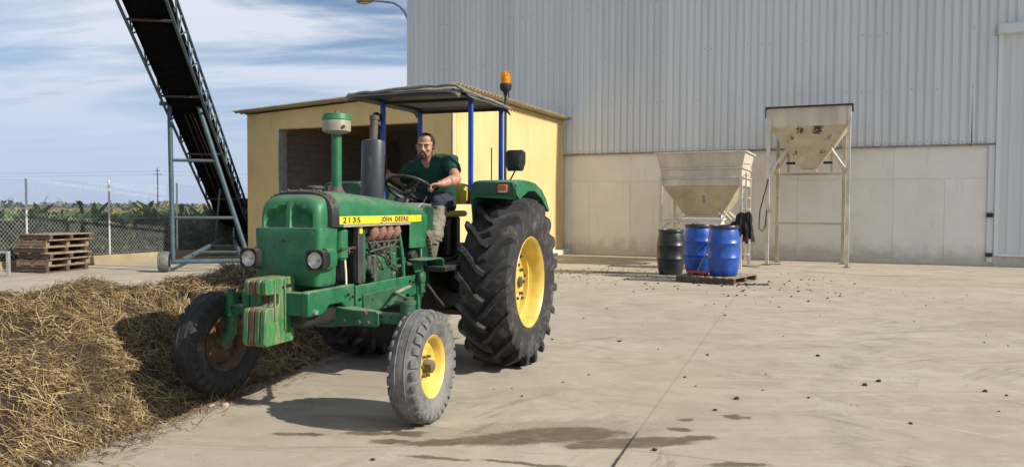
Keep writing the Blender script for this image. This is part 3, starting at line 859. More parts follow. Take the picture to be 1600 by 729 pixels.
# corner trim and screws
MB().bx(S0 - 0.02, S0 + 0.14, -0.075, -0.06, HZ0, HZ1).bx(S0 - 0.035, S0 - 0.02, -0.075, 0.3, 0, HZ1).build('corner_trim', M['clad'], wh)
mb = MB()
for zrow in (3.2, 4.6, 6.1, 7.6, 9.1):
    for k in range(int((S1 - S0) / 0.2)):
        if zrow > 3.3 and random.random() < 0.62: continue
        x = S0 + k * 0.2 + 0.12; y = -0.056
        z = zrow + random.uniform(-.03, .03); r = 0.011
        mb.lathe([(r, 0), (r, 0.012), (0.001, 0.02)], (x, y, z), (0, -1, 0), n=6)
stuff(mb.build('cladding_screws', M['black'], wh, smooth=0))
# torn, lifted sheet edge near the door: flat black sliver for the gap's shade
MB().add([(11.26, -0.0585, 3.15), (11.285, -0.0585, 3.15), (11.268, -0.0585, 4.5)], [(0, 1, 2)]).build('sheet_gap', M['black'], wh, smooth=0)
# far side of the building (its left end wall)
MB().bx(S0 + 0.0, S0 + 0.04, 0.26, 22, 0, HZ1).build('end_wall', M['clad'], wh, smooth=0)

# sliding door on the right
door = thing('sliding_door', 'grey ribbed sliding door hung from a rail on the warehouse', 'door', wpos(DS, 0.0), -WA)
prd = []
for k in range(12):
    x = 0.1 + k * 0.3
    prd += [(x, 0), (x + 0.16, 0), (x + 0.19, -0.03), (x + 0.27, -0.03)]
mb = MB(); H0, H1 = 0.33, 5.85
for k in range(4):
    sub = prd[k * 12:(k + 1) * 12 + 1]
    m2 = MB(); m2.add([(x, y - 0.10, H0) for x, y in sub] + [(x, y - 0.10, H1) for x, y in sub], [(i, i + 1, i + 1 + len(sub), i + len(sub)) for i in range(len(sub) - 1)])
    m2.build('door_sheet', M['clad'], door, smooth=0)
MB().bx(0.004, 0.11, -0.15, -0.06, 0.28, 5.9).bx(0.11, 4, -0.15, -0.06, 0.26, 0.33).build('door_frame', M['clad'], door, bevel=0.008)
MB().bx(-0.02, 4, -0.28, -0.055, 5.85, 6.09).build('door_rail', M['clad'], door, bevel=0.015)
MB().bx(-0.14, -0.0, -0.06, -0.052, 0.1, 5.83).build('door_jamb', M['clad'], door)
MB().bx(-0.16, -0.02, -0.12, 0.0, 1.25, 1.36).bx(-0.16, -0.02, -0.12, 0.0, 0.24, 0.34).build('guide_bracket', M['blackm'], door, bevel=0.01)
MB().bx(0.0, 4, -0.045, 0.04, -0.02, 0.3).build('door_sill', M['panel'], door, bevel=0.01)
mb = MB().ell((0, 0, 0), (0.03, 0.03, 0.035), 10, 8)
mb.v = [tuple(V(v) * (1 + 0.5 * mnoise.noise(V(v) * 35))) for v in mb.v]
rag = tag(mb.build('red_rag', M['red']), 'small red rag caught on the flashing beside sliding door', 'rag')
rag.location = wpos(11.25, 0.12, 3.1)

# street lamp on the warehouse corner
lamp = thing('street_lamp', 'grey street lamp with curved arm reaching out past warehouse corner', 'street lamp', (-3.74, 27.75, 0))
apts = [(0, 0, -0.02), (0, 0, 7.9)] + [(-0.75 + 0.75 * math.cos(a), 0, 7.9 + 0.85 * math.sin(a)) for a in [R(x) for x in (15, 35, 55, 75, 90)]] + [(-1.3, 0, 8.80)]
MB().tube(apts, [0.07, 0.05] + [0.035] * 5 + [0.03], 10).build('lamp_post', M['grey_paint'], lamp)
hd = MB(); hd.loft([[(-1.25 - t * 0.62, w * math.cos(a), 8.80 + hh * math.sin(a) - 0.03 * t) for a in [2 * math.pi * k / 12 for k in range(12)]] for t, w, hh in ((0, .04, .04), (.15, .1, .07), (.5, .15, .1), (.85, .12, .08), (1, .03, .03))])
hd.build('lamp_head', M['grey_paint'], lamp)
MB().ell((-1.6, 0, 8.72), (0.22, 0.1, 0.06)).build('lamp_glass', M['amber_core'], lamp)

# ================================================================== SHED
shed = thing('yellow_shed', 'yellow rendered lean-to shed with wide dark opening and sheet roof', 'shed', W0, -WA)
A0, A1, OF = -6.0, 0.12, 7.4                  # left, right wall planes and depth
zl, zr = 3.83, 4.13


def zt(s): return zl + (zr - zl) * (s - A0) / (A1 - A0)


OL, OR, OT = -4.95, -0.73, 3.43
T = 0.22
mb = MB()
mb.prism([(A0, -0.02), (OL, -0.02), (OL, OT), (OR, OT), (OR, -0.02), (A1, -0.02), (A1, zt(A1)), (A0, zt(A0))], -OF, -OF + T, 'y')
mb.build('front_wall', M['plaster'], shed, bevel=0.012)
mb = MB(); mb.prism([(-OF + T, -0.02), (-0.1, -0.02), (-0.1, zt(A1) + .04), (-OF + T, zt(A1) + .04)], A1 - T, A1, 'x')
mb.build('side_wall', M['plaster'], shed)
mb = MB(); mb.prism([(-OF + T, -0.02), (-0.1, -0.02), (-0.1, zt(A0) + .06), (-OF + T, zt(A0) + .06)], A0, A0 + 0.1, 'x')
mb.build('side_wall', M['plaster'], shed)
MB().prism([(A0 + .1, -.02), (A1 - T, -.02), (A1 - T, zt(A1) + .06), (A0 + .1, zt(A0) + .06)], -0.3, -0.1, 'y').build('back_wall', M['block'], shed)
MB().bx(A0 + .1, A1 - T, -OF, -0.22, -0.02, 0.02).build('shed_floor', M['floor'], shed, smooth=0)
# concrete blocks lining the left wall
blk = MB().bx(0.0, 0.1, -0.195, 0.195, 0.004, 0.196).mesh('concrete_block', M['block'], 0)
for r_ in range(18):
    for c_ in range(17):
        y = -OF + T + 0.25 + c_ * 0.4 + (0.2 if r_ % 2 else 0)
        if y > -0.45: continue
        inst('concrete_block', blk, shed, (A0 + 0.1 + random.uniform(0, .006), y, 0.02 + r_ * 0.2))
# roof sheet: corrugations run left to right, so the right edge shows the waves
rv = []; rf = []; ny = 9 * 42
y0, y1 = -OF - 0.28, -0.12
for j in range(ny + 1):
    y = y0 + (y1 - y0) * j / ny; w = 0.028 * math.sin(2 * math.pi * (y - y0) / 0.19)
    for s_ in (A0 - 0.25, A1 + 0.3):
        for dz in (0.0, 0.012): rv.append((s_, y, zt(s_) + 0.075 + w + dz))
for j in range(ny):
    a = j * 4; b_ = a + 4
    rf += [(a, a + 2, b_ + 2, b_), (a + 1, b_ + 1, b_ + 3, a + 3), (a, b_, b_ + 1, a + 1), (a + 2, a + 3, b_ + 3, b_ + 2)]
rf += [(0, 1, 3, 2), (ny * 4, ny * 4 + 2, ny * 4 + 3, ny * 4 + 1)]
mb = MB(); mb.v = rv; mb.f = rf
mb.build('roof_sheet', M['roof_sheet'], shed)
MB().bx(OL - 0.02, OL + 0.012, -OF - 0.006, -OF + 0.3, 0, OT).build('opening_edge_trim', M['steel'], shed)
MB().bx(A1 - 0.012, A1 + 0.014, -OF - 0.012, -OF + 0.02, 0.0, zt(A1)).build('corner_bead', M['flash'], shed)
MB().bx(A1 + 0.002, A1 + 0.25, -OF, -0.15, -0.01, 0.14).build('side_kerb', M['panel'], shed, bevel=0.02)
# machine standing inside the shed, barely seen
mach = thing('pillar_drill', 'dim grey pillar machine standing in the dark shed opening', 'machine', wpos(-1.75, 5.2), -WA)
MB().cyl((0, 0, 0), (0, 0, 2.9), 0.05).build('column', M['iron'], mach)
MB().bx(-.2, .2, -.35, .2, 2.2, 2.55).build('head', M['iron'], mach, bevel=0.03)
MB().tube([(0.1, -.3, 2.4), (0.3, -.35, 2.7), (0.3, -.35, 2.9)], 0.015).tube([(-0.1, -.3, 2.3), (-0.35, -.35, 2.2)], 0.015).build('handle', M['steel'], mach)
MB().bx(-.3, .3, -.3, .3, 0.02, 0.1).build('base_plate', M['iron'], mach, bevel=0.02)

# ================================================================== TRACTOR
tr = thing('tractor', 'green farm tractor with yellow wheels and blue posted canopy, driver aboard', 'tractor', TO, TRZ)


def rrect(hx0, hx1, hy, r, n=6, nf=16):
    """plan outline: x from hx0 (rear) to hx1 (front), half width hy, front corners rounded by r"""
    p = [(hx0, -hy)]
    for k in range(n + 1):
        a = -math.pi / 2 + (math.pi / 2) * k / n; p.append((hx1 - r + r * math.cos(a), -hy + r + r * math.sin(a)))
    for k in range(1, nf): p.append((hx1, -hy + r + (2 * hy - 2 * r) * k / nf))
    for k in range(n + 1):
        a = (math.pi / 2) * k / n; p.append((hx1 - r + r * math.cos(a), hy - r + r * math.sin(a)))
    p.append((hx0, hy))
    return p


def hood_sec(x, w, zb, zs, ztop, n=18, e=2.9):
    p = [(x, -w, zb)]
    for k in range(n + 1):
        a = math.pi * k / n
        cy = -math.cos(a); sz = math.sin(a)
        p.append((x, w * math.copysign(abs(cy) ** (2 / e), cy), zs + (ztop - zs) * abs(sz) ** (2 / e)))
    p.append((x, w, zb))
    return p


# ---- hood
hood = MB().loft([hood_sec(2.19, .283, 1.325, 1.40, 1.575), hood_sec(1.9, .285, 1.325, 1.40, 1.572), hood_sec(1.5, .285, 1.325, 1.395, 1.548), hood_sec(1.1, .285, 1.325, 1.385, 1.515),
                  hood_sec(0.86, .284, 1.33, 1.38, 1.49), hood_sec(0.80, .27, 1.335, 1.37, 1.465)]).build('hood', M['green'], tr, smooth=40)
for sg in (1, -1):
    MB().prism([(1.13, 1.128), (0.85, 1.12), (0.80, 1.33), (0.81, 1.40), (1.12, 1.36)], sg * .286, sg * .272, 'y').build('hood_side_panel', M['green'], hood, bevel=0.006)
    dec = MB().bx(0.93, 2.172, sg * .2865, sg * .2895, 1.343, 1.397).build('decal_stripe', M['decal'], hood)
MB().bx(1.12, 2.12, .283, .288, 1.322, 1.341).bx(1.12, 2.12, -.288, -.283, 1.322, 1.341).build('hood_lower_trim', M['cream'], hood)
MB().bx(1.155, 1.16, .2892, .2905, 1.343, 1.397).build('decal_seam', M['yellow'], hood)


def text_obj(txt, size, x_left, z, width, name='lettering', bold=0.0015, spacing=1.12):
    cu = bpy.data.curves.new(name, 'FONT'); cu.body = txt; cu.size = size; cu.space_character = spacing; cu.offset = bold; cu.extrude = 0.0008
    o = bpy.data.objects.new(name, cu); COL.objects.link(o)
    dg = bpy.context.evaluated_depsgraph_get(); dg.update()
    me = bpy.data.meshes.new_from_object(o.evaluated_get(dg))
    bpy.data.objects.remove(o); bpy.data.curves.remove(cu)
    me.materials.clear(); me.materials.append(M['letter'])
    xs = [v.co.x for v in me.vertices]; kx = width / (max(xs) - min(xs)); x0_ = min(xs)
    for v in me.vertices: v.co.x = (v.co.x - x0_) * kx
    o = bpy.data.objects.new(name, me); COL.objects.link(o); o.parent = hood
    # text runs rearwards (local -x) on the left flank, facing +y
    o.matrix_local = Matrix(((-1, 0, 0, x_left), (0, 0, 1, .2902), (0, 1, 0, z), (0, 0, 0, 1)))
    return o


text_obj('2135', 0.054, 2.135, 1.3515, 0.235, spacing=1.2)
text_obj('JOHN', 0.051, 1.605, 1.3525, 0.17, bold=0.002, spacing=1.2)
text_obj('DEERE', 0.051, 1.385, 1.3525, 0.22, bold=0.002, spacing=1.2)
MB().loft([hood_sec(1.134, .2862, 1.40, 1.402, 1.5195), hood_sec(1.129, .2866, 1.40, 1.402, 1.5192)], caps=False).build('hood_seam', M['black'], hood, smooth=40)
# black seam band with rivets between nose and hood
band = MB().loft([hood_sec(2.245, .25, 1.325, 1.38, 1.548), hood_sec(2.235, .272, 1.325, 1.39, 1.568), hood_sec(2.178, .289, 1.325, 1.40, 1.581), hood_sec(2.17, .27, 1.325, 1.39, 1.56)]).build('seam_band', M['black'], hood, smooth=40)
mb = MB()
for k in range(13):
    a = math.pi * (0.06 + 0.88 * k / 12); cy = -math.cos(a); sz = math.sin(a); e = 2.9
    mb.ell((2.205, .281 * math.copysign(abs(cy) ** (2 / e), cy), 1.397 + .181 * abs(sz) ** (2 / e)), (0.009, 0.009, 0.009), 8, 5)
mb.build('rivets', M['iron'], band)
# ---- nose cap with two pockets
secs = []
ZN = [(1.318, .240, 2.352, .06), (1.35, .241, 2.352, .06), (1.39, .241, 2.351, .06), (1.42, .240, 2.349, .06), (1.45, .238, 2.345, .065), (1.475, .234, 2.338, .07), (1.497, .227, 2.328, .075), (1.515, .215, 2.315, .08), (1.53, .196, 2.296, .08), (1.541, .168, 2.27, .07), (1.547, .125, 2.24, .05), (1.549, .06, 2.2, .03)]
for z, hw, fx, r_ in ZN:
    sec = []
    for (x, y) in rrect(2.12, fx, hw, r_, 6, 24):
        dd = 0.0
        if x > fx - 0.02 and z > 1.32:
            ay = abs(y)
            top = 1.485 - 0.42 * max(0, ay - 0.03) - (0.3 if ay < .022 else 0)
            if ay > 0.2: top = 0
            f = max(0, min(1, (top - z) / 0.035)); g_ = max(0, min(1, (ay - 0.018) / 0.022)) * max(0, min(1, (0.195 - ay) / 0.03))
            dd = 0.06 * f * g_
        sec.append((x - dd, y, z))
    secs.append(sec)
nose = MB().loft(secs).build('nose_cowl', M['green'], tr, smooth=50)
# ---- grille plate box with headlamps
secs = []
for z, hw, fx in ((.925, .235, 2.35), (.935, .246, 2.366), (.96, .25, 2.372), (1.1, .256, 2.372), (1.25, .262, 2.37), (1.305, .266, 2.37), (1.318, .264, 2.367), (1.322, .25, 2.35)):
    secs.append([(x, y, z) for x, y in rrect(2.165, fx, hw, .035, 5, 6)])
gr = MB().loft(secs).build('grille_shell', M['green'], tr, smooth=40)
mb = MB()
for (yy, zz, r_) in ((-.02, 1.235, .011), (-.05, 1.235, .005), (.02, 1.235, .005), (.06, 1.10, .006), (-.1, 1.1, .004)): mb.cyl((2.3695, yy, zz), (2.3745, yy, zz), r_, n=12)
mb.build('bolt_holes', M['black'], gr)
for sg in (1, -1):
    yc = sg * .262; zc = 1.113
    hl = MB()
    sq = [(math.copysign(abs(math.cos(a)) ** .5, math.cos(a)), math.copysign(abs(math.sin(a)) ** .5, math.sin(a))) for a in [2 * math.pi * k / 28 for k in range(28)]]
    hl.loft([[(x, yc + h * c, zc + h * s_) for c, s_ in sq] for x, h in ((2.33, .056), (2.36, .066), (2.415, .071), (2.432, .069), (2.432, .055), (2.375, .052))])
    hlo = hl.build('headlight', M['black'], tr, smooth=40)
    MB().lathe([(.054, .012), (.05, .0), (.036, -.018), (.018, -.028), (.0005, -.031)], (2.417, yc, zc), (1, 0, 0), n=28).build('reflector', M['chrome'], hlo)
    MB().lathe([(.0005, .024), (.02, .022), (.039, .016), (.053, .008), (.054, .001)], (2.425, yc, zc), (1, 0, 0), n=28).build('lens', M['lens'], hlo)
    MB().cyl((2.39, yc, zc - .004), (2.41, yc, zc - .004), .007, n=10).build('bulb', M['steel'], hlo)
    MB().loft([[(x, sg * .245 + sg * h * .2 + h * c * .6, zc + h * s_) for c, s_ in sq] for x, h in ((2.2, .055), (2.25, .07), (2.335, .074))]).build('lamp_pod', M['green'], gr, smooth=40)

M['shield'] = paint('dull grey shield', (0.04, 0.043, 0.047), 0.5, wear=(0.1, 0.1, 0.1), wear_amt=0.3, dust_amt=0.15, scale=9)
# ---- radiator, engine bay
MB().bx(1.92, 2.0, -.2, .16, .93, 1.45).build('radiator', M['black'], tr, bevel=0.01)
mb = MB()
for k in range(14): mb.bx(2.0 - k * .006 - .002, 2.0 - k * .006, .16, .168, .94, 1.44)
mb.build('radiator_fins', M['blackm'], tr)
MB().lathe([(.001, 1.085), (.045, 1.09), (.06, 1.11), (.06, 1.295), (.045, 1.31), (.001, 1.31)], (2.045, .205, 0), n=20).build('expansion_tank', M['green'], tr)
MB().bx(1.95, 2.12, .262, .27, 1.165, 1.18).cyl((1.96, .262, 1.172), (1.96, .28, 1.172), .01).build('tank_strap', M['iron'], tr)
MB().tube([(1.99, .215, 1.09), (1.985, .22, 1.0), (1.98, .22, .9)], .008).build('overflow_hose', M['white_plastic'], tr)
sp = MB().bx(1.80, 1.875, .235, .255, .915, 1.325).build('side_shield', M['shield'], tr, bevel=0.004)
MB().bx(1.876, 1.888, .225, .262, .915, 1.325).build('shield_edge', M['iron'], sp)
MB().bx(1.82, 1.86, .2555, .258, 1.27, 1.325).build('shield_tag', M['decal'], sp)
MB().bx(1.755, 1.80, .18, .245, .93, 1.3).build('fan_shroud', M['green_dull'], tr, bevel=0.006)
eng = MB()
eng.bx(.95, 1.72, -.17, .16, .80, 1.13).bx(.98, 1.70, -.15, .15, 1.13, 1.30)
eng.prism([(1.62, .84), (1.30, .84), (1.36, 1.0), (1.42, 1.06), (1.5, 1.06), (1.56, 1.0)], .15, .235, 'y')
eng.prism([(.95, .82), (1.25, .82), (1.25, .93), (1.1, 1.0), (.95, 1.0)], .15, .2, 'y')
engo = eng.build('engine_block', M['grease'], tr, bevel=0.012)
MB().cyl((1.70, .13, 1.03), (1.735, .13, 1.03), .1).cyl((1.735, .13, 1.03), (1.75, .13, 1.03), .085).cyl((1.72, -.0, 1.1), (1.745, 0, 1.1), .1).build('fan_pulley', M['iron'], engo)
# injection pump, filters and fuel lines
MB().cyl((1.42, .2, 1.06), (1.62, .2, 1.06), .042).cyl((1.5, .2, 1.09), (1.5, .2, 1.16), .035).cyl((1.36, .2, 1.10), (1.36, .2, 1.19), .032).cyl((1.30, .22, .98), (1.30, .22, 1.1), .028).bx(1.56, 1.66, .17, .24, .96, 1.02).build('injection_pump', M['green_dull'], engo, bevel=0.005)
for a_, b_, r_ in (((1.62, .23, .93), (1.62, .23, 1.08), .03), ((1.68, .22, 1.0), (1.68, .22, 1.1), .028), ((1.48, .235, 1.12), (1.48, .235, 1.2), .022)): MB().cyl(a_, b_, r_).build('fuel_filter', M['iron'], engo)
rl = random.Random(5)
mb = MB()
for k in range(4):
    x1 = 1.31 + k * .11
    mb.tube([(1.46 + k * .03, .22, 1.1), (1.44 + k * .03, .262, 1.14), (x1 + rl.uniform(-.03, .03), .268, 1.17 + rl.uniform(-.02, .03)), (x1, .24, 1.22), (x1, .18, 1.25)], .0065, 6)
for k in range(9):
    a = V((rl.uniform(1.2, 1.72), rl.uniform(.2, .26), rl.uniform(.92, 1.22))); b_ = V((rl.uniform(1.2, 1.72), rl.uniform(.17, .25), rl.uniform(.92, 1.22))); c_ = (a + b_) / 2 + V((0, rl.uniform(.0, .03), rl.uniform(-.06, .02)))
    mb.tube([a, (a + c_) / 2 + V((0, .008, -.012)), c_, (b_ + c_) / 2 + V((0, .008, -.01)), b_], rl.choice((.005, .006, .008)), 6)
mb.tube([(1.72, .255, 1.13), (1.5, .268, 1.155), (1.3, .262, 1.15), (1.2, .24, 1.13)], .0085, 6).tube([(1.72, .25, 1.195), (1.5, .26, 1.2), (1.25, .255, 1.2)], .0075, 6)
mb.build('fuel_lines', M['iron'], engo)
mb = MB()
for k in range(10):
    p = V((rl.uniform(1.25, 1.72), rl.uniform(.18, .25), rl.uniform(.9, 1.2))); mb.cyl(p, p + V((0, .02, 0)), rl.uniform(.008, .016), n=6)
mb.build('engine_nuts', M['iron'], engo)
MB().tube([(1.245, .245, 1.27), (1.235, .262, 1.15), (1.20, .262, 1.0), (1.18, .255, .87)], .015, 10).build('dipstick_tube', M['green_dull'], engo)
# rusty exhaust manifold with four lobes
mb = MB(); mb.tube([(1.70, .19, 1.285), (1.64, .2, 1.293), (1.3, .2, 1.293), (1.25, .19, 1.285)], [.024, .03, .03, .024], 12)
for k in range(4):
    x = 1.29 + k * .115
    mb.tube([(x - .012, .215, 1.312), (x, .24, 1.298), (x + .006, .25, 1.272), (x + .018, .235, 1.235), (x + .03, .16, 1.21)], [.024, .04, .044, .03, .02], 12)
mb.bx(1.22, 1.7, .14, .19, 1.25, 1.322)
mb.build('exhaust_manifold', M['rust'], tr, smooth=60)
# ---- stacks on the hood
st = MB().cyl((1.752, 0, 1.55), (1.752, 0, 2.03), .037, n=24).build('intake_stack', M['green'], tr)
MB().lathe([(.088, 1.545), (.084, 1.556), (.06, 1.568), (.046, 1.59), (.04, 1.61)], (1.752, 0, 0), n=28).build('stack_boot', M['rustpipe'], st)
MB().lathe([(.037, 2.0), (.09, 2.012), (.103, 2.022), (.105, 2.10), (.102, 2.106), (.02, 2.106)], (1.752, 0, 0), n=32).build('precleaner_bowl', M['cream'], st)
MB().lathe([(.106, 2.1), (.108, 2.108), (.106, 2.112), (.1, 2.135), (.095, 2.148), (.02, 2.154), (.016, 2.154), (.014, 2.172), (.001, 2.175)], (1.752, 0, 0), n=32).build('precleaner_cap', M['green'], st)
MB().cyl((1.80, .09, 2.05), (1.815, .1, 2.05), .012, n=10).build('bowl_clip', M['iron'], st)
tilt = Matrix.Rotation(R(-2.5), 3, 'Y')


def MP(x, z): return V((1.235, 0, 1.5)) + tilt @ V((x, 0, z))


mf = MB(); sec = []
for z, r_ in ((.0, .07), (.015, .088), (.03, .092), (.48, .092), (.495, .088), (.505, .06), (.51, .034)):
    sec.append([MP(r_ * .9 * math.cos(a), z) + V((0, r_ * 1.05 * math.sin(a), 0)) for a in [2 * math.pi * k / 28 for k in range(28)]])
mf.loft(sec)
mfo = mf.build('muffler', M['muffler'], tr, smooth=45)
MB().tube([MP(0, .5), MP(-.004, .6), MP(-.01, .70)], [.033, .033, .034], 16).tube([MP(-.008, .665), MP(-.01, .70)], [.039, .039], 16).build('exhaust_pipe', M['rustpipe'], mfo)
MB().tube([MP(0, -.06), MP(0, .01)], .045, 14).build('muffler_neck', M['rustpipe'], mfo)
MB().lathe([(.04, 1.555), (.046, 1.56), (.046, 1.59), (.06, 1.592), (.062, 1.605), (.04, 1.612), (.001, 1.614)], (2.03, 0, 0), n=20).build('radiator_cap', M['rustpipe'], tr)
MB().lathe([(.05, 1.555), (.05, 1.575), (.03, 1.58), (.001, 1.582)], (1.86, .06, 0), n=18).build('fuel_cap', M['iron'], tr)

# ---- chassis
for sg in (1, -1):
    rail = MB()
    rail.prism([(2.50, .748), (2.50, .90), (2.48, .912), (1.93, .912), (1.93, .655), (1.99, .66), (2.03, .70), (2.06, .77), (2.10, .80), (2.26, .80), (2.30, .765), (2.34, .748)], sg * .205, sg * .262, 'y')
    ro = rail.build('front_rail', M['green_dull'], tr, bevel=0.008)
    MB().cyl((2.44, sg * .262, .775), (2.44, sg * .285, .775), .017, n=6).build('rail_bolt', M['steel'], ro)
    r2 = MB().prism([(1.945, .67), (1.945, .90), (.985, .905), (.985, .745), (1.1, .73), (1.13, .76), (1.17, .76), (1.2, .72), (1.85, .66)], sg * .262, sg * .278, 'y').build('side_rail', M['green_dull'], tr, bevel=0.005)
    MB().prism([(1.86, .70), (1.86, .83), (1.28, .835), (1.28, .735), (1.33, .72), (1.4, .73), (1.46, .70), (1.52, .715), (1.7, .69)], sg * .278, sg * .292, 'y').build('rail_plate', M['grease'], r2, bevel=0.004)
    mb = MB()
    for xx, zz in ((1.90, .80), (1.9, .72), (1.74, .78), (1.42, .79), (1.12, .86), (1.06, .85), (1.02, .87), (2.0, .83), (2.06, .85)): mb.cyl((xx, sg * .2785, zz), (xx, sg * .294, zz), .011, n=8)
    mb.build('rail_holes', M['black'], r2)
    MB().bx(.965, 1.005, sg * .262, sg * .298, .50, .92).build('bracket_strap', M['green'], tr, bevel=0.003)
MB().bx(2.44, 2.495, -.205, .205, .752, .905).build('front_bolster', M['green_dull'], tr, bevel=0.01)
MB().bx(1.0, 2.44, -.2, .2, .66, .80).build('engine_sump', M['blackm'], tr, bevel=0.03)
MB().bx(-.35, .96, -.2, .2, .48, 1.0).build('gearbox', M['blackm'], tr, bevel=0.03)
MB().cyl((0, -.66, .77), (0, .66, .77), .13).cyl((0, .5, .77), (0, .62, .77), .2).cyl((0, -.62, .77), (0, -.5, .77), .2).build('rear_axle', M['blackm'], tr)
MB().bx(-.1, .95, .2, .52, .93, .97).bx(-.1, .95, -.52, -.2, .93, .97).build('foot_platform', M['blackm'], tr, bevel=0.005)
MB().bx(-.6, -.35, -.25, .25, .45, 1.1).build('hitch_housing', M['blackm'], tr, bevel=0.02)
for sg in (1, -1):
    MB().tube([(-.4, sg * .25, .55), (-1.1, sg * .4, .45)], .03).tube([(-.4, sg * .2, 1.0), (-.8, sg * .3, .98)], .025).beam((-.8, sg * .3, .98), (-.85, sg * .35, .5), .03, .03).build('lift_arm', M['blackm'], tr)
MB().bx(-.9, -.5, -.03, .03, .42, .46).bx(.0, .55, .3, .52, .52, .56).build('drawbar', M['blackm'], tr)

# ---- weights
wp = [(2.40, .60), (2.42, .575), (2.69, .575), (2.715, .60), (2.70, .80), (2.685, .818), (2.575, .822), (2.56, .84), (2.56, .885), (2.575, .90), (2.68, .90), (2.695, .915), (2.695, .985), (2.675, 1.002), (2.42, 1.004), (2.385, .985), (2.385, .90), (2.40, .88)]
for k in range(4):
    y0 = -.086 + k * .0435
    w = MB().prism(wp, y0, y0 + .0375, 'y').build('front_weight', M['weight_rust'] if k == 1 else M['weight'], tr, bevel=0.006)
    if k == 1: w['label'] = 'rusty brown front weight'
    if k == 3:
        MB().prism([(2.50, .955), (2.44, .955), (2.43, .945), (2.43, .935), (2.53, .93), (2.53, .945)], y0 + .0376, y0 + .040, 'y').build('hand_slot', M['black'], w)
        MB().bx(2.50, 2.515, y0 + .0375, y0 + .049, .66, .99).bx(2.47, 2.50, y0 + .0375, y0 + .044, .8, .93).bx(2.60, 2.615, y0 + .0375, y0 + .045, .73, .99).build('rib', M['weight'], w, bevel=0.003)
MB().cyl((2.46, -.12, .865), (2.46, .20, .865), .0125, n=12).cyl((2.46, .09, .865), (2.46, .105, .865), .024, n=6).build('weight_pin', M['steel'], tr)
MB().bx(2.452, 2.468, .11, .116, .76, .87).build('pin_chain', M['steel'], tr)

# ---- front axle
AX = 2.03
ax = MB()
ax.prism([(-.5, .655), (-.5, .735), (-.15, .775), (.15, .775), (.5, .735), (.52, .70), (.5, .655), (.15, .62), (-.15, .62)], AX - .06, AX + .06, 'x')
axo = ax.build('front_axle', M['green_dull'], tr, bevel=0.008)
for sg in (1, -1):
    MB().prism([(sg * .36, .645), (sg * .36, .75), (sg * .53, .752), (sg * .55, .735), (sg * .55, .655), (sg * .53, .64)], AX + .06, AX + .075, 'x').build('axle_plate', M['green_dull'], axo, bevel=0.005)
    mb = MB()
    for yy, zz in ((.40, .67), (.47, .67), (.45, .735), (.28, .672)): mb.cyl((AX + (.075 if yy > .3 else .06), sg * yy, zz), (AX + (.1 if yy > .3 else .082), sg * yy, zz), .0165, n=6)
    mb.build('axle_bolt', M['iron'], axo)
    MB().bx(AX - .04, AX + .045, sg * .50, sg * .82, .665, .735).build('axle_extension', M['green_dull'], axo, bevel=0.006)
    mb = MB()
    for yy in (.56, .63, .70): mb.cyl((AX + .044, sg * yy, .71), (AX + .047, sg * yy, .71), .009, n=8)
    for yy in (.56, .62, .68, .74): mb.cyl((AX + .044, sg * yy, .675), (AX + .047, sg * yy, .675), .008, n=8)
    mb.build('axle_holes', M['black'], axo)
kz = {1: 0.0, -1: 0.055}
for sg in (1, -1):
    dz = kz[sg]; yk = sg * .735
    kp = MB()
    kp.cyl((AX, yk, .62 + dz * .6), (AX, yk, .80), .052, n=20).cyl((AX, yk, .80), (AX, yk, .825), .058, n=20).cyl((AX, yk, .825), (AX, yk, .85), .03, n=16)
    kpo = kp.build('kingpin', M['grease'] if sg > 0 else M['green_dull'], tr)
    MB().tube([(AX, yk, .66 + dz), (AX, yk + sg * .0, .55 + dz), (AX, yk + sg * .01, .47 + dz), (AX, yk + sg * .06, .42 + dz)], [.045, .042, .045, .05], 14).build('spindle', M['green_dull'], kpo)
    MB().beam((AX, yk, .812), (AX - .16, yk - sg * .06, .80), .05, .028).cyl((AX - .16, yk - sg * .06, .78), (AX - .16, yk - sg * .06, .83), .022).build('steering_arm', M['grease'], kpo, bevel=0.004)
MB().tube([(AX - .16, .675, .80), (1.45, .33, .80), (1.0, .25, .82)], .014, 8).tube([(AX - .16, -.675, .80), (1.45, -.33, .80), (1.0, -.25, .82)], .014, 8).build('drag_link', M['cream'], tr)


# ---- wheels (axle along y; outer side = +y), built once per kind
def rear_wheel():
    g = MB()
    prof = [(.405, -.185), (.43, -.2), (.50, -.222), (.60, -.236), (.66, -.232), (.69, -.215), (.706, -.17), (.712, -.09), (.714, 0), (.712, .09), (.706, .17), (.69, .215), (.66, .232), (.60, .236), (.50, .222), (.43, .2), (.405, .185)]
    g.lathe(prof, (0, 0, 0), (0, 1, 0), n=72)
    lugs = []
    for sd in (1, -1):
        secs = []
        path = [(-.03, -.045), (.03, .0), (.09, .11), (.15, .205), (.20, .265), (.236, .297), (.246, .31), (.242, .322)]
        for i, (yy, dph) in enumerate(path):
            y = yy * sd
            rb = (.70, .70, .70, .695, .685, .675, .62, .54)[i]
            rt = (.772, .778, .778, .774, .766, .752, .70, .60)[i]
            w0 = (.026, .033, .035, .037, .04, .043, .04, .026)[i]; w1 = w0 * 0.70

            def P(r, off, yv):
                a = dph * 0.95 + off / r
                return (r * math.cos(a), yv, r * math.sin(a))
            yb = y if i < 5 else sd * (.225, .224, .226)[i - 5]
            secs.append([P(rb, -w0, yb), P(rt, -w1, y), P(rt, w1, y), P(rb, w0, yb)])
        lugs.append(MB().loft(secs))
    return g, lugs


def mirror_y(mb):
    m = MB(); m.v = [(x, -y, z) for x, y, z in mb.v]; m.f = [f[::-1] for f in mb.f]; return m


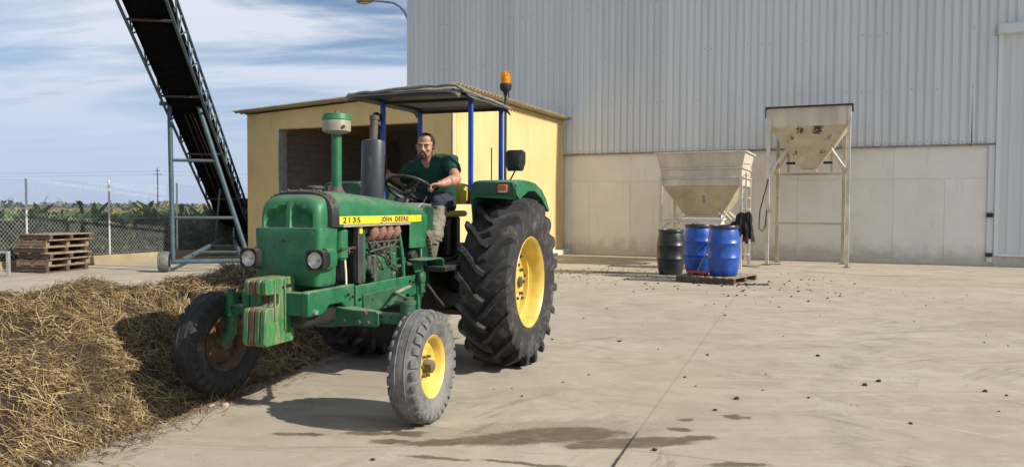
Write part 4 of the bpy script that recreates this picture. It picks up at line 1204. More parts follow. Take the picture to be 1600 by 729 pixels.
tg, tl = rear_wheel()
rim = MB().lathe([(.40, .19), (.415, .205), (.42, .2), (.405, .165), (.385, .15), (.375, .10), (.355, .06), (.35, -.08), (.375, -.12), (.385, -.16), (.41, -.2), (.40, -.19), (.37, -.15), (.355, -.12), (.322, -.08), (.322, .0), (.34, .01), (.346, .062), (.370, .072), (.376, .145), (.392, .18), (.40, .19)], (0, 0, 0), (0, 1, 0), n=64)
disc = MB().lathe([(.325, -.03), (.315, .0), (.27, .035), (.21, .06), (.19, .062), (.12, .05), (.11, .07), (.085, .085), (.001, .088)], (0, 0, 0), (0, 1, 0), n=48).lathe([(.33, -.045), (.315, -.015), (.26, .02), (.001, .03)], (0, 0, 0), (0, 1, 0), n=48)
hub = MB().cyl((0, -.17, 0), (0, .11, 0), .05, n=20)
bolts = MB()
for k in range(8):
    a = 2 * math.pi * k / 8 + .2; bolts.cyl((.155 * math.cos(a), .05, .155 * math.sin(a)), (.155 * math.cos(a), .092, .155 * math.sin(a)), .015, n=6)
for k in range(8):
    a = 2 * math.pi * k / 8; bolts.cyl((.285 * math.cos(a), .01, .285 * math.sin(a)), (.285 * math.cos(a), .06, .285 * math.sin(a)), .012, n=6); bolts.cyl((.285 * math.cos(a), .02, .285 * math.sin(a)), (.285 * math.cos(a), .042, .285 * math.sin(a)), .022, n=6)
me_r = {k: v.mesh(k, M[m_], s_) for k, v, m_, s_ in (('tyre', tg, 'tyre', 40), ('rim', rim, 'yellow', 40), ('disc', disc, 'yellow', 40), ('hub', hub, 'iron', 40), ('wheel_bolts', bolts, 'rustpipe', 30))}
lug_me = [l_.mesh('lug', M['lug'], 28) for l_ in tl]
for sg in (1, -1):
    wroot = inst('rear_wheel', me_r['rim'], tr, (0, sg * .745, .775), (0, R(7 if sg > 0 else 3), 0), (1, sg, 1))
    for k in ('tyre', 'disc', 'hub', 'wheel_bolts'): inst(k, me_r[k], wroot)
    for sd in (0, 1):
        for k in range(19): inst('lug', lug_me[sd], wroot, (0, 0, 0), (0, -2 * math.pi * (k + (.5 if sd == 0 else 0)) / 19, 0))


def front_wheel():
    g = MB(); prof = [(.212, -.07), (.235, -.085), (.28, -.102), (.33, -.104), (.365, -.094), (.385, -.075), (.396, -.04), (.4, 0), (.396, .04), (.385, .075), (.365, .094), (.33, .104), (.28, .102), (.235, .085), (.212, .07)]
    g.lathe(prof, (0, 0, 0), (0, 1, 0), n=72)
    for yy in (-.035, .035): g.lathe([(.397, yy - .004), (.4015, yy), (.397, yy + .004)], (0, 0, 0), (0, 1, 0), n=72)
    lg = []
    for sd in (1, -1):
        for q in range(3):
            rl2 = random.Random(3 + q + sd); secs = []
            jj = lambda v: v * rl2.uniform(.9, 1.12)
            for i, (yy, r0, r1, w) in enumerate(((.070, .37, .3835, .026), (.082, .36, .392 * rl2.uniform(.985, 1.012), jj(.034)), (.101, .335, .383 * rl2.uniform(.985, 1.015), jj(.0355)), (.115, .318, .354, jj(.033)), (.1065, .305, .328, .02))):
                sec = []
                for (r, o, top) in ((r0, -w, 0), (r1, -w * .72, 1), (r1 + .003, 0, 1), (r1, w * .72, 1), (r0, w, 0)):
                    a = o / r
                    sec.append((r * math.cos(a), sd * (yy if top else yy - .014), r * math.sin(a)))
                secs.append(sec)
            lg.append(MB().loft(secs))
    rim = MB().lathe([(.205, .07), (.222, .082), (.225, .078), (.208, .055), (.2, .05), (.195, .02), (.18, .0), (.178, -.03), (.195, -.06), (.222, -.082), (.205, -.07), (.18, -.05), (.168, -.02), (.168, .0), (.185, .02), (.192, .055), (.205, .07)], (0, 0, 0), (0, 1, 0), n=48)
    disc = MB().lathe([(.185, .0), (.165, .018), (.15, .02), (.12, .004), (.085, .012), (.05, .014), (.001, .014)], (0, 0, 0), (0, 1, 0), n=48).lathe([(.185, -.01), (.15, .005), (.001, .0)], (0, 0, 0), (0, 1, 0), n=48)
    hub = MB().cyl((0, -.08, 0), (0, .05, 0), .05, n=16).lathe([(.05, .05), (.045, .075), (.03, .085), (.001, .086)], (0, 0, 0), (0, 1, 0), n=16).box((0.02, .06, 0.01), (.06, .05, .05))
    bl = MB()
    for k in range(6):
        a = 2 * math.pi * k / 6 + .3; bl.cyl((.078 * math.cos(a), .0, .078 * math.sin(a)), (.078 * math.cos(a), .04, .078 * math.sin(a)), .011, n=6)
    return dict(tyre=g, lug=lg, rim=rim, disc=disc, hub=hub, wheel_bolts=bl)


fw = front_wheel()
M['hub_dirty'] = paint('greasy hub', (0.12, 0.10, 0.055), 0.6, wear=(0.05, 0.04, 0.03), wear_amt=0.5, dust_amt=0.4, scale=25, bmp=0.3)
M['disc_rust'] = paint('rusty wheel disc', (0.085, 0.05, 0.03), 0.7, wear=(0.2, 0.12, 0.05), wear_amt=0.5, dust_amt=0.15, scale=9, bmp=0.3)
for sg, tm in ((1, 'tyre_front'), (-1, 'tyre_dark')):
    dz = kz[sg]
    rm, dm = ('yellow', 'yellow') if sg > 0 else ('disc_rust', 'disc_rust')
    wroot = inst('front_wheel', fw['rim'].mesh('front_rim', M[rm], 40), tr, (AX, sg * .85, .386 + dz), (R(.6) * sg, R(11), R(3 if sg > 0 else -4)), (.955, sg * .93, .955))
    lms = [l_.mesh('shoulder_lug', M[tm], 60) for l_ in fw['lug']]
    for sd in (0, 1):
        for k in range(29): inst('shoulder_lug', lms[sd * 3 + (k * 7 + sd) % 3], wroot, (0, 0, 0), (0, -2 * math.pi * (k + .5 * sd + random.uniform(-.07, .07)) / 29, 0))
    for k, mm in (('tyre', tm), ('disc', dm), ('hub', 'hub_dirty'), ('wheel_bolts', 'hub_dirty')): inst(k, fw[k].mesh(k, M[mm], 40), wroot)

# ---- fenders
pf = [(.53, 1.57), (.535, 1.65), (.52, 1.685), (.47, 1.70), (.2, 1.712), (.0, 1.70), (-.2, 1.645), (-.34, 1.56), (-.44, 1.46)]
for sg in (1, -1):
    top = MB(); secs = []
    for x, z in pf:
        secs.append([(x, sg * .545, z - .03), (x, sg * .56, z - .006), (x, sg * .60, z), (x, sg * .90, z), (x, sg * .945, z - .008), (x, sg * .965, z - .035), (x - .006, sg * .95, z - .04), (x - .006, sg * .59, z - .016), (x - .006, sg * .56, z - .035)])
    fo = MB()
    fo.loft(secs)
    fo = fo.build('fender', M['green_dark'] if False else M['green'], tr, smooth=40)
    fo.location.x = -0.07
    # inner flank
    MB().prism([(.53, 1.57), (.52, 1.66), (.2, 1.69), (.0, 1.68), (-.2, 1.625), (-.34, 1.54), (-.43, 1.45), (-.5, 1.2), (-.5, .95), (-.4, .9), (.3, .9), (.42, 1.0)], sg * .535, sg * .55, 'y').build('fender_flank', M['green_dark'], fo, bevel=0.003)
    # outer skirt with an arch cut
    MB().prism([(.53, 1.575), (.53, 1.66), (.47, 1.685), (.2, 1.697), (.0, 1.685), (-.2, 1.63), (-.34, 1.545), (-.44, 1.445), (-.43, 1.42), (-.36, 1.46), (-.2, 1.55), (.0, 1.615), (.2, 1.61), (.36, 1.56), (.42, 1.53)], sg * .952, sg * .964, 'y').build('fender_skirt', M['green'], fo)
    # front apron with lamp
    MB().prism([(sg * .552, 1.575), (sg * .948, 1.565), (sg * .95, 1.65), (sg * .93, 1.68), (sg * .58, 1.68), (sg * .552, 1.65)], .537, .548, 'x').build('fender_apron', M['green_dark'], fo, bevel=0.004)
    lt = MB().bx(.548, .575, sg * .80, sg * .895, 1.587, 1.66).build('indicator_lamp', M['lamp_orange'], fo, bevel=0.012)
    MB().bx(.5465, .553, sg * .79, sg * .905, 1.578, 1.668).build('lamp_bezel', M['black'], lt, bevel=0.004)
    MB().bx(.55, .577, sg * .81, sg * .885, 1.588, 1.604).build('clear_lens', M['steel'], lt, bevel=0.004)
MB().cyl((.45, .73, 1.70), (.45, .73, 1.98), .006, n=8).build('antenna_rod', M['black'], tr)

# ---- driver station
MB().prism([(.82, 1.0), (.82, 1.40), (.80, 1.45), (.74, 1.485), (.56, 1.47), (.54, 1.40), (.6, 1.2), (.6, 1.0)], -.23, .23, 'y').build('dashboard', M['green_dark'], tr, bevel=0.02)
MB().prism([(.80, 1.465), (.73, 1.498), (.55, 1.486), (.55, 1.47), (.73, 1.482), (.80, 1.45)], -.2, .2, 'y').build('dash_cover', M['grey_paint'], tr, bevel=0.004)
swc = V((.575, 0, 1.625)); st_ax = V((-.50, 0, .866)).normalized()
u_ = V((0, 1, 0)); w_ = st_ax.cross(u_).normalized()
sw = MB(); ring = []
pts = [swc + (u_ * math.cos(a) + w_ * math.sin(a)) * .215 for a in [2 * math.pi * k / 36 for k in range(37)]]
sw.tube(pts, .0135, 10, caps=False)
for a in (R(80), R(200), R(320)):
    e = swc + (u_ * math.cos(a) + w_ * math.sin(a)) * .213; mid = swc - st_ax * .055 + (u_ * math.cos(a) + w_ * math.sin(a)) * .06
    sw.tube([swc - st_ax * .06, mid, e], [.017, .014, .011], 8)
sw.cyl(swc - st_ax * .075, swc - st_ax * .03, .04)
swo = sw.build('steering_wheel', M['black'], tr)
MB().cyl(swc - st_ax * .24, swc - st_ax * .07, .025).build('steering_column', M['blackm'], swo)
MB().tube([(.62, -.2, 1.42), (.60, -.26, 1.58), (.60, -.29, 1.63)], .007, 8).build('hand_lever', M['iron'], tr)
MB().tube([(.60, -.285, 1.62), (.60, -.32, 1.69)], [.014, .011], 10).build('lever_grip', M['red'], tr)
MB().tube([(.66, .14, 1.44), (.62, .19, 1.56)], .006, 8).tube([(.3, .0, 1.0), (.42, .05, 1.3)], .01, 8).build('gear_lever', M['iron'], tr)
seat = MB().bx(-.2, .3, -.235, .235, 1.37, 1.43).build('seat', M['seat'], tr, bevel=0.03, seg=3)
sb = MB(); secs = []
for k in range(13):
    a = R(-92 + 184 * k / 12); r0 = .265
    cx, cy = -.02 - r0 * math.cos(a) * .9, r0 * math.sin(a)
    h = .20 - .07 * (abs(k - 6) / 6) ** 2
    secs.append([(cx - .03 * math.cos(a), cy + .03 * math.sin(a), 1.50), (cx - .035 * math.cos(a), cy + .035 * math.sin(a), 1.50 + h * .9), (cx, cy, 1.50 + h), (cx + .03 * math.cos(a), cy - .03 * math.sin(a), 1.50 + h * .85), (cx + .03 * math.cos(a), cy - .03 * math.sin(a), 1.50)])
sb.loft(secs)
so = sb.build('seat_backrest', M['seat'], seat, smooth=50)
secs2 = [[(x - (.03 if i in (0, 1) else .0), y, z - (.012 if i in (0, 4) else -.006 if i in (1, 2, 3) else 0)) for i, (x, y, z) in enumerate(s_)] for s_ in secs]
MB().loft([[(p[0] * 1.0 - .03, p[1] * 1.09, p[2] * 1.0 + (0.004 if i else -.01)) for i, p in enumerate(s_)] for s_ in secs]).build('seat_shell', M['black'], seat, smooth=50)
MB().bx(-.15, .22, -.18, .18, 1.0, 1.37).bx(.18, .24, -.15, .2, 1.05, 1.3).build('seat_base', M['black'], seat, bevel=0.02)
MB().bx(.0, .02, .17, .21, 1.0, 1.36).tube([(.1, .22, .98), (.05, .26, 1.05), (.0, .3, 1.02)], .02).build('seat_bracket', M['blackm'], seat)
stp = MB().prism([(1.18, 1.035), (1.17, 1.045), (.9, 1.045), (.85, 1.03), (.83, .95), (.84, .95), (.865, 1.02), (.9, 1.033)], .30, .46, 'y').build('step', M['green_dull'], tr, bevel=0.003)
MB().prism([(1.15, 1.03), (.88, 1.03), (.92, .94), (1.1, .93)], .31, .322, 'y').beam((1.02, .33, 1.03), (.95, .3, .72), .03, .03).build('step_bracket', M['green_dull'], stp)
MB().tube([(.78, .16, 1.3), (.85, .22, 1.24), (.88, .26, 1.12), (.9, .27, .97)], .012, 8).build('pedal_rod', M['green_dull'], tr)
MB().bx(.66, .675, .17, .31, 1.13, 1.15).beam((.67, .2, 1.14), (.75, .14, 1.0), .015, .03).build('clutch_pedal', M['green_dull'], tr, bevel=0.003)
MB().bx(.80, .98, .2, .3, .80, .93).cyl((.98, .3, .88), (.98, .34, .88), .05).bx(.92, 1.0, .3, .33, .75, .86).build('brake_housing', M['grease'], tr, bevel=0.01)
MB().tube([(.95, .36, .82), (.85, .4, .7), (.75, .42, .62)], .009).build('pull_rod', M['iron'], tr)
MB().tube([(.9, .3, 1.0), (.7, .4, .95), (.55, .48, .98)], .007).tube([(1.1, .28, 1.05), (1.08, .3, 1.0), (1.06, .29, .93)], .009).build('wiring_loom', M['black'], tr)
MB().prism([(1.12, 1.08), (1.05, 1.11), (1.0, 1.06), (1.04, 1.0), (1.1, 1.02)], .25, .3, 'y').build('throttle_joint', M['blackm'], tr, bevel=0.008)

# ---- canopy
cf = MB()
for x, y in ((.25, .45), (.25, -.45), (-.53, .45), (-.53, -.45)):
    zb = 1.62 if y > 0 else 1.35
    p = MB().bx(x - .02, x + .02, y - .02, y + .02, zb, 2.475).build('canopy_post', M['blue_post'], tr, bevel=0.004)
MB().beam((.68, .46, 2.455), (-.56, .46, 2.47), .035, .035).beam((.68, -.46, 2.455), (-.56, -.46, 2.47), .035, .035).beam((-.53, -.46, 2.44), (-.53, .46, 2.44), .03, .03).beam((.25, -.46, 2.44), (.25, .46, 2.44), .03, .03).beam((.67, -.48, 2.44), (.67, .48, 2.44), .03, .03).build('canopy_frame', M['blackm'], tr)
nx, ny_ = 30, 28
tv = []; tf_ = []
for i in range(nx + 1):
    for j in range(ny_ + 1):
        u = i / nx; v = j / ny_ * 2 - 1
        x = -.60 + 1.30 * u; y = v * .53
        drape = max(0, abs(v) - .88) / .12; dr2 = max(0, u - .95) / .05; dr3 = max(0, .05 - u) / .05
        z = 2.488 + .012 * math.cos(v * math.pi / 2) - .026 * math.sin(math.pi * u * 2) ** 2 * (1 - abs(v)) - .05 * drape ** 1.5 - .045 * dr2 ** 1.5 - .05 * dr3
        if v > .6 and u > .82: z += .03 * math.sin((u - .82) / .18 * math.pi) * ((v - .6) / .4)
        if v < -.85 and u > .6: y -= .05 * (u - .6) / .4
        z += .012 * mnoise.noise(V((x * 3, y * 3, 2))) + .006 * mnoise.noise(V((x * 11, y * 9, 5)))
        tv.append((x, y, z))
for i in range(nx):
    for j in range(ny_):
        a = i * (ny_ + 1) + j; tf_.append((a, a + 1, a + ny_ + 2, a + ny_ + 1))
mb = MB(); mb.v = tv; mb.f = tf_
ca = mb.build('canopy_tarp', M['tarp'], tr, smooth=60)
sm = ca.modifiers.new('thick', 'SOLIDIFY'); sm.thickness = .012; sm.offset = -1
# rolled edges
for pts, r_ in (([(.68, -.56, 2.462), (.69, -.2, 2.485), (.70, .2, 2.50), (.69, .5, 2.505), (.66, .555, 2.46)], .016), ([(.66, .54, 2.46), (.3, .535, 2.468), (-.2, .535, 2.46), (-.58, .53, 2.45)], .014), ([(.7, -.56, 2.445), (.3, -.54, 2.46), (-.2, -.54, 2.465), (-.58, -.53, 2.455)], .014)):
    pp = []
    for k in range(len(pts) - 1):
        for q in range(6): pp.append(V(pts[k]).lerp(V(pts[k + 1]), q / 6))
    pp.append(V(pts[-1])); rr_ = [r_ * (1 + .35 * mnoise.noise(V((k * .37, r_ * 90, 0)))) for k in range(len(pp))]
    pp = [p + V((0, 0, .012 * mnoise.noise(p * 9))) for p in pp]
    MB().tube(pp, rr_, 10).build('canopy_hem', M['tarp'], ca, smooth=60)
# beacon
bp = MB().cyl((-.55, .49, 1.68), (-.55, .49, 2.60), .014, n=10).build('beacon_pole', M['green_dark'], tr)
MB().lathe([(.012, 2.56), (.02, 2.6), (.03, 2.615), (.05, 2.63), (.058, 2.65), (.06, 2.69), (.056, 2.695), (.001, 2.695)], (-.55, .49, 0), n=24).tube([(-.55, .49, 2.62), (-.53, .53, 2.6), (-.54, .53, 2.55)], .006).build('beacon_base', M['black'], bp)
MB().lathe([(.052, 2.695), (.053, 2.73), (.052, 2.78), (.046, 2.805), (.03, 2.82), (.001, 2.826)], (-.55, .49, 0), n=28).build('beacon_dome', M['amber'], bp)
MB().lathe([(.03, 2.70), (.034, 2.74), (.03, 2.78), (.001, 2.79)], (-.55, .49, 0), n=16).build('beacon_reflector', M['amber_core'], bp)
# mirrors
mi = MB().tube([(-.3, .6, 1.705), (-.24, .66, 1.73), (-.18, .72, 1.80), (-.15, .735, 1.87)], .008, 8).ell((-.3, .6, 1.71), (.05, .05, .02)).build('mirror_arm', M['black'], tr)
oc = [(-.075, -.1), (.075, -.1), (.1, -.03), (.1, .075), (.07, .1), (-.07, .1), (-.1, .075), (-.1, -.03)]
MB().loft([[(x, .735 + a * s_, 1.905 + b_ * s_) for a, b_ in oc] for x, s_ in ((-.175, .97), (-.165, 1.0), (-.14, .95), (-.11, .55), (-.105, .2))]).build('mirror_housing', M['black'], mi, smooth=25)
MB().prism([(.735 + a * .92, 1.905 + b_ * .92) for a, b_ in oc], -.178, -.1752, 'x').build('mirror_face', M['mirror_glass'], mi)
MB().tube([(.27, -.46, 2.2), (.29, -.5, 2.24)], .008).ell((.29, -.5, 2.30), (.03, .05, .055)).tube([(.29, -.5, 2.24), (.29, -.49, 2.15)], [.03, .015]).build('work_lamp', M['black'], tr)
MB().tube([(.26, -.425, 1.95), (.27, -.42, 1.85), (.26, -.425, 1.78)], .015).build('post_strap', M['black'], tr)


# ================================================================== DRIVER
def bake(o, wrinkle=0.0, wscale=(10, 10, 10), seed=0):
    """turn the object's modifiers into its mesh, then add cloth folds along the normals"""
    dg = bpy.context.evaluated_depsgraph_get(); dg.update()
    me = bpy.data.meshes.new_from_object(o.evaluated_get(dg))
    mats = list(o.data.materials)
    o.modifiers.clear(); o.data = me
    me.materials.clear()
    for m_ in mats: me.materials.append(m_)
    if wrinkle:
        nn = [v.normal.copy() for v in me.vertices]
        for v, n_ in zip(me.vertices, nn):
            q = V((v.co.x * wscale[0], v.co.y * wscale[1], v.co.z * wscale[2] + seed))
            v.co += n_ * wrinkle * (mnoise.noise(q) + .6 * mnoise.noise(q * 2.1 + V((3, 1, 7))))
    for p in me.polygons: p.use_smooth = True
    return o


def blob(mb, name, mat, parent, vox, smooth_it=6, **kw):
    o = mb.build(name, mat, parent, smooth=0)
    r_ = o.modifiers.new('r', 'REMESH'); r_.mode = 'VOXEL'; r_.voxel_size = vox; r_.use_smooth_shade = True
    if smooth_it:
        s_ = o.modifiers.new('s', 'SMOOTH'); s_.iterations = smooth_it; s_.factor = .5
    return bake(o, **kw)


def cap(mb, p, q, r1, r2, n=14):
    """closed tapered capsule"""
    p = V(p); q = V(q); mb.tube([p, q], [r1, r2], n); mb.ell(p, (r1,) * 3, n, 8); mb.ell(q, (r2,) * 3, n, 8); return mb


man = thing('person', 'bearded person in dark green T-shirt driving the tractor, hand on wheel', 'person', tw(0, 0, 1.42), TRZ)
mo = V((0, 0, -1.42))


class MO(MB):
    """collects points in tractor coordinates, stores them relative to the seat"""
    def add(s, vs, fs): return MB.add(s, [V(v) + mo for v in vs], fs)


HC = V((.265, .0, 2.022))
HR = Matrix.Rotation(R(13), 3, 'Z') @ Matrix.Rotation(R(7), 3, 'Y') @ Matrix.Rotation(R(-3), 3, 'X')


def HP(x, y, z): return HC + HR @ V((x, y, z))


def hell(mb, c, r, n=18, m=12): return mb.ell(HP(*c), r, n, m, HR)


SHL, ELL, WRL = V((.165, .205, 1.885)), V((.31, .335, 1.715)), V((.522, .285, 1.668))
SHR, ELR, WRR = V((.155, -.2, 1.825)), V((.02, -.365, 1.705)), V((.195, -.385, 1.752))
body = MO()
hell(body, (-.014, 0, .03), (.097, .077, .086)); hell(body, (.026, 0, -.025), (.062, .066, .078)); hell(body, (.034, 0, -.072), (.05, .054, .042)); hell(body, (.066, 0, -.098), (.024, .03, .02))
hell(body, (.07, 0, .026), (.022, .055, .012)); hell(body, (.06, .042, -.022), (.025, .022, .02)); hell(body, (.06, -.042, -.022), (.025, .022, .02)); hell(body, (.03, 0, .065), (.055, .06, .045))
body.tube([HP(.083, 0, .018), HP(.098, 0, -.008), HP(.109, 0, -.031)], [.008, .0105, .013], 10); hell(body, (.098, .013, -.036), (.012, .008, .008), 10, 6); hell(body, (.098, -.013, -.036), (.012, .008, .008), 10, 6)
hell(body, (.083, 0, -.064), (.014, .026, .009), 12, 6)
for sg in (1, -1):
    hell(body, (-.008, sg * .081, -.006), (.02, .009, .033), 12, 8)
body.tube([HP(-.022, 0, -.05), V((.21, 0, 1.92)), V((.17, 0, 1.86))], [.062, .065, .08], 16)
# upper body inside the shirt, arms
for a, b_, r1, r2 in (((.03, 0, 1.6), (.11, 0, 1.78), .075, .07), ((.13, -.12, 1.80), (.13, .12, 1.80), .05, .05)): cap(body, a, b_, r1, r2)
cap(body, V(SHL).lerp(ELL, .2), ELL, .05, .047); cap(body, ELL, V(ELL).lerp(WRL, .35), .047, .05); cap(body, V(ELL).lerp(WRL, .35), WRL, .05, .031)
cap(body, V(SHR).lerp(ELR, .2), ELR, .05, .047); cap(body, ELR, V(ELR).lerp(WRR, .35), .047, .05); cap(body, V(ELR).lerp(WRR, .35), WRR, .05, .031)
cap(body, (.04, 0, 1.62), (.02, 0, 1.5), .085, .085); cap(body, (.03, .1, 1.5), (.38, .19, 1.49), .07, .055); cap(body, (.38, .19, 1.49), (.545, .226, 1.17), .05, .035)
cap(body, (.03, -.1, 1.5), (.38, -.17, 1.49), .07, .055); cap(body, (.38, -.17, 1.49), (.50, -.19, 1.1), .05, .035)


def hand(mb, wrist, X, Z, thumb, curl):
    X = V(X).normalized(); Z = V(Z); Z = (Z - X * Z.dot(X)).normalized(); Y = Z.cross(X) * thumb
    P = lambda x, y, z: V(wrist) + X * x + Y * y + Z * z
    Rm = Matrix((X, Y, Z)).transposed()
    mb.ell(P(.045, 0, 0), (.054, .041, .017), 14, 8, Rm)
    mb.tube([P(-.01, 0, 0), P(.03, 0, 0)], [.028, .03], 12)
    for y, ln in ((.031, .072), (.0105, .082), (-.0105, .077), (-.031, .06)):
        a = 0; p = P(.082, y, .002); pts = [P(.06, y, .002), p]
        for f, c_ in ((.42, curl[0]), (.33, curl[1]), (.25, curl[2])):
            a += R(c_); p = p + (X * math.cos(a) - Z * math.sin(a)) * ln * f * 1.15; pts.append(p)
        mb.tube(pts, [.0105, .0105, .0098, .009, .0075], 8); mb.ell(pts[-1], (.0075,) * 3, 8, 6)
    pts = [P(.018, .03, -.004), P(.045, .052, -.012), P(.068, .05, -.028), P(.086, .04, -.034)]
    mb.tube(pts, [.014, .0125, .0105, .008], 8); mb.ell(pts[-1], (.008,) * 3, 8, 6)


hand(body, WRL, (.58, -.80, -.12), (0, -.1, 1), -1, (28, 62, 55))
hand(body, WRR, (.42, -.9, 0), (-.9, -.42, 0), 1, (35, 65, 60))
blob(body, 'body', M['skin'], man, .0052, 3)
# shirt
sh = MO(); secs = []
for x, z, rx, ry, tl_, sk in ((.0, 1.44, .13, .172, 0, 0), (.01, 1.5, .14, .19, .05, 0), (.03, 1.58, .142, .197, .1, .01), (.06, 1.66, .138, .196, .2, .03), (.095, 1.745, .13, .2, .28, .06), (.125, 1.81, .118, .205, .3, .1), (.148, 1.86, .1, .175, .3, .14), (.165, 1.9, .086, .125, .3, .1), (.182, 1.928, .074, .088, .3, .05)):
    secs.append([V((x + rx * math.cos(a), ry * math.sin(a), z - tl_ * rx * math.cos(a) * .55 + sk * 1.2 * ry * math.sin(a))) for a in [2 * math.pi * k / 24 for k in range(24)]])
sh.loft(secs)
for S_, E_, ln_ in ((SHL, ELL, .60), (SHR, ELR, .74)):
    sy = 1 if S_.y > 0 else -1
    cap(sh, V((.14, sy * .15, S_.z - .015)), S_.lerp(E_, .1), .076, .077)
    sh.tube([S_.lerp(E_, -.1), S_.lerp(E_, .35), S_.lerp(E_, ln_)], [.078, .074, .07], 18)
    cap(sh, V((.17, sy * .06, 1.90)), V((.15, sy * .16, S_.z + .015)), .06, .06)
blob(sh, 't_shirt', M['shirt'], man, .009, 9, wrinkle=.011, wscale=(11, 9, 16), seed=3)
# trousers
ts = MO()
cap(ts, (.0, -.05, 1.5), (.0, .05, 1.5), .125, .125)
for sg, kn in ((1, V((.42, .205, 1.495))), (-1, V((.40, -.17, 1.50)))):
    ts.tube([V((-.02, sg * .08, 1.5)), V((.15, sg * .12, 1.505)), V((.3, kn.y, 1.505)), kn], [.11, .104, .092, .084], 16); ts.ell(kn, (.083, .083, .083))
    ts.tube([kn, kn + V((.03, .005 * sg, -.08))], [.083, .078], 16)
blob(ts, 'trousers', M['trouser_navy'], man, .009, 4, wrinkle=.012, wscale=(14, 9, 14), seed=9)
for sg, kn, an in ((1, V((.435, .207, 1.45)), V((.55, .228, 1.19))), (-1, V((.41, -.17, 1.45)), V((.50, -.19, 1.12)))):
    tl_ = MO(); tl_.tube([kn + V((-.01, 0, .03)), kn.lerp(an, .3), kn.lerp(an, .65), an, an + V((.005, 0, -.03))], [.08, .081, .077, .075, .07], 16)
    blob(tl_, 'trouser_leg', M['trouser_grey'], man, .009, 3, wrinkle=.014, wscale=(12, 10, 22), seed=5 + sg)
# boots: near boot braced on the pedal, sole towards the camera
for sg, hl_, to, an in ((1, V((.60, .230, 1.045)), V((.67, .224, 1.225)), V((.56, .228, 1.15))), (-1, V((.50, -.19, 1.01)), V((.70, -.2, 1.02)), V((.5, -.19, 1.10)))):
    bt = MO(); cap(bt, hl_, to, .045, .043); cap(bt, an, hl_, .05, .046); cap(bt, an, hl_.lerp(to, .5), .05, .044)
    bo = blob(bt, 'boot', M['boot'], man, .008, 4)
    d_ = (to - hl_).normalized(); ny2 = V((0, 1, 0)); nrm_ = d_.cross(ny2).normalized() * (1 if sg > 0 else 1)
    if sg > 0 and nrm_.x < 0: nrm_ = -nrm_
    if sg < 0: nrm_ = V((0, 0, -1))
    so_ = MO(); ol = []
    for k in range(24):
        a = 2 * math.pi * k / 24; c_, s_ = math.cos(a), math.sin(a)
        ww = .046 - .008 * math.exp(-((c_ + .25) / .3) ** 2)
        ol.append((hl_ + to) / 2 + d_ * (math.copysign(abs(c_) ** .7, c_) * .14) + ny2 * (math.copysign(abs(s_) ** .8, s_) * ww))
    so_.loft([[p + nrm_ * .036 for p in ol], [p + nrm_ * .058 for p in ol]])
    for k in range(7):
        c_ = (hl_ + to) / 2 + d_ * (-.11 + k * .036) + nrm_ * .061; so_.beam(c_ - ny2 * .034, c_ + ny2 * .034, .016, .008, nrm_)
    so_.build('boot_sole', M['boot'], bo, bevel=.003)
# hair, beard, eyes
hr = MO()
cc = []; rn, rm_ = 40, 24
for i in range(rm_ + 1):
    th = math.pi * i / rm_
    for j in range(rn):
        ph = 2 * math.pi * j / rn; cc.append(V((-.015 + .1015 * math.sin(th) * math.cos(ph), .081 * math.sin(th) * math.sin(ph), .031 + .0905 * math.cos(th))))
ff = []
for i in range(rm_):
    for j in range(rn):
        k = (j + 1) % rn; f = (i * rn + j, (i + 1) * rn + j, (i + 1) * rn + k, i * rn + k)
        c_ = sum((cc[q] for q in f), V()) / 4; ay = abs(c_.y)
        lim = (.066 + (.018 if ay > .03 else 0)) if c_.x > .035 else (.05 if c_.x > .012 else (.012 if c_.x > -.012 else (.024 if c_.x > -.03 else -.035)))
        
        if c_.z > lim + .006 * mnoise.noise(c_ * 80): ff.append(f)
hr.add([HP(*v) for v in cc], ff)
ho = hr.build('hair', M['hair'], man, smooth=60)
sm = ho.modifiers.new('t', 'SOLIDIFY'); sm.thickness = .007; sm.offset = 0
bake(ho, wrinkle=.004, wscale=(60, 60, 60))
bd = MO(); hell(bd, (.068, 0, -.097), (.0255, .031, .0205)); hell(bd, (.09, 0, -.083), (.011, .014, .012))
bd.tube([HP(.079, .036, -.088), HP(.088, .031, -.066), HP(.099, .016, -.052), HP(.1035, 0, -.051), HP(.099, -.016, -.052), HP(.088, -.031, -.066), HP(.079, -.036, -.088)], [.0065, .007, .006, .005, .006, .007, .0065], 8)
M['beard'] = paint('short beard', (0.045, 0.03, 0.022), 0.8, wear=(0.12, 0.07, 0.05), wear_amt=0.4, dust_amt=0, scale=70, bmp=0.4)
blob(bd, 'beard', M['beard'], man, .004, 2, wrinkle=.003, wscale=(90, 90, 90))
M['stubble'] = paint('stubbled skin', (0.2, 0.115, 0.08), 0.7, wear=(0.1, 0.06, 0.045), wear_amt=0.6, dust_amt=0, scale=50, bmp=0.2)
sb_ = MO(); hell(sb_, (.03, 0, -.074), (.0505, .0565, .041)); blob(sb_, 'stubble', M['stubble'], man, .005, 1)
lp = MO(); lp.tube([HP(.088, .02, -.0705), HP(.0985, 0, -.069), HP(.088, -.02, -.0705)], [.003, .0048, .003], 8); lp.build('lips', M['lip'], man, smooth=60)
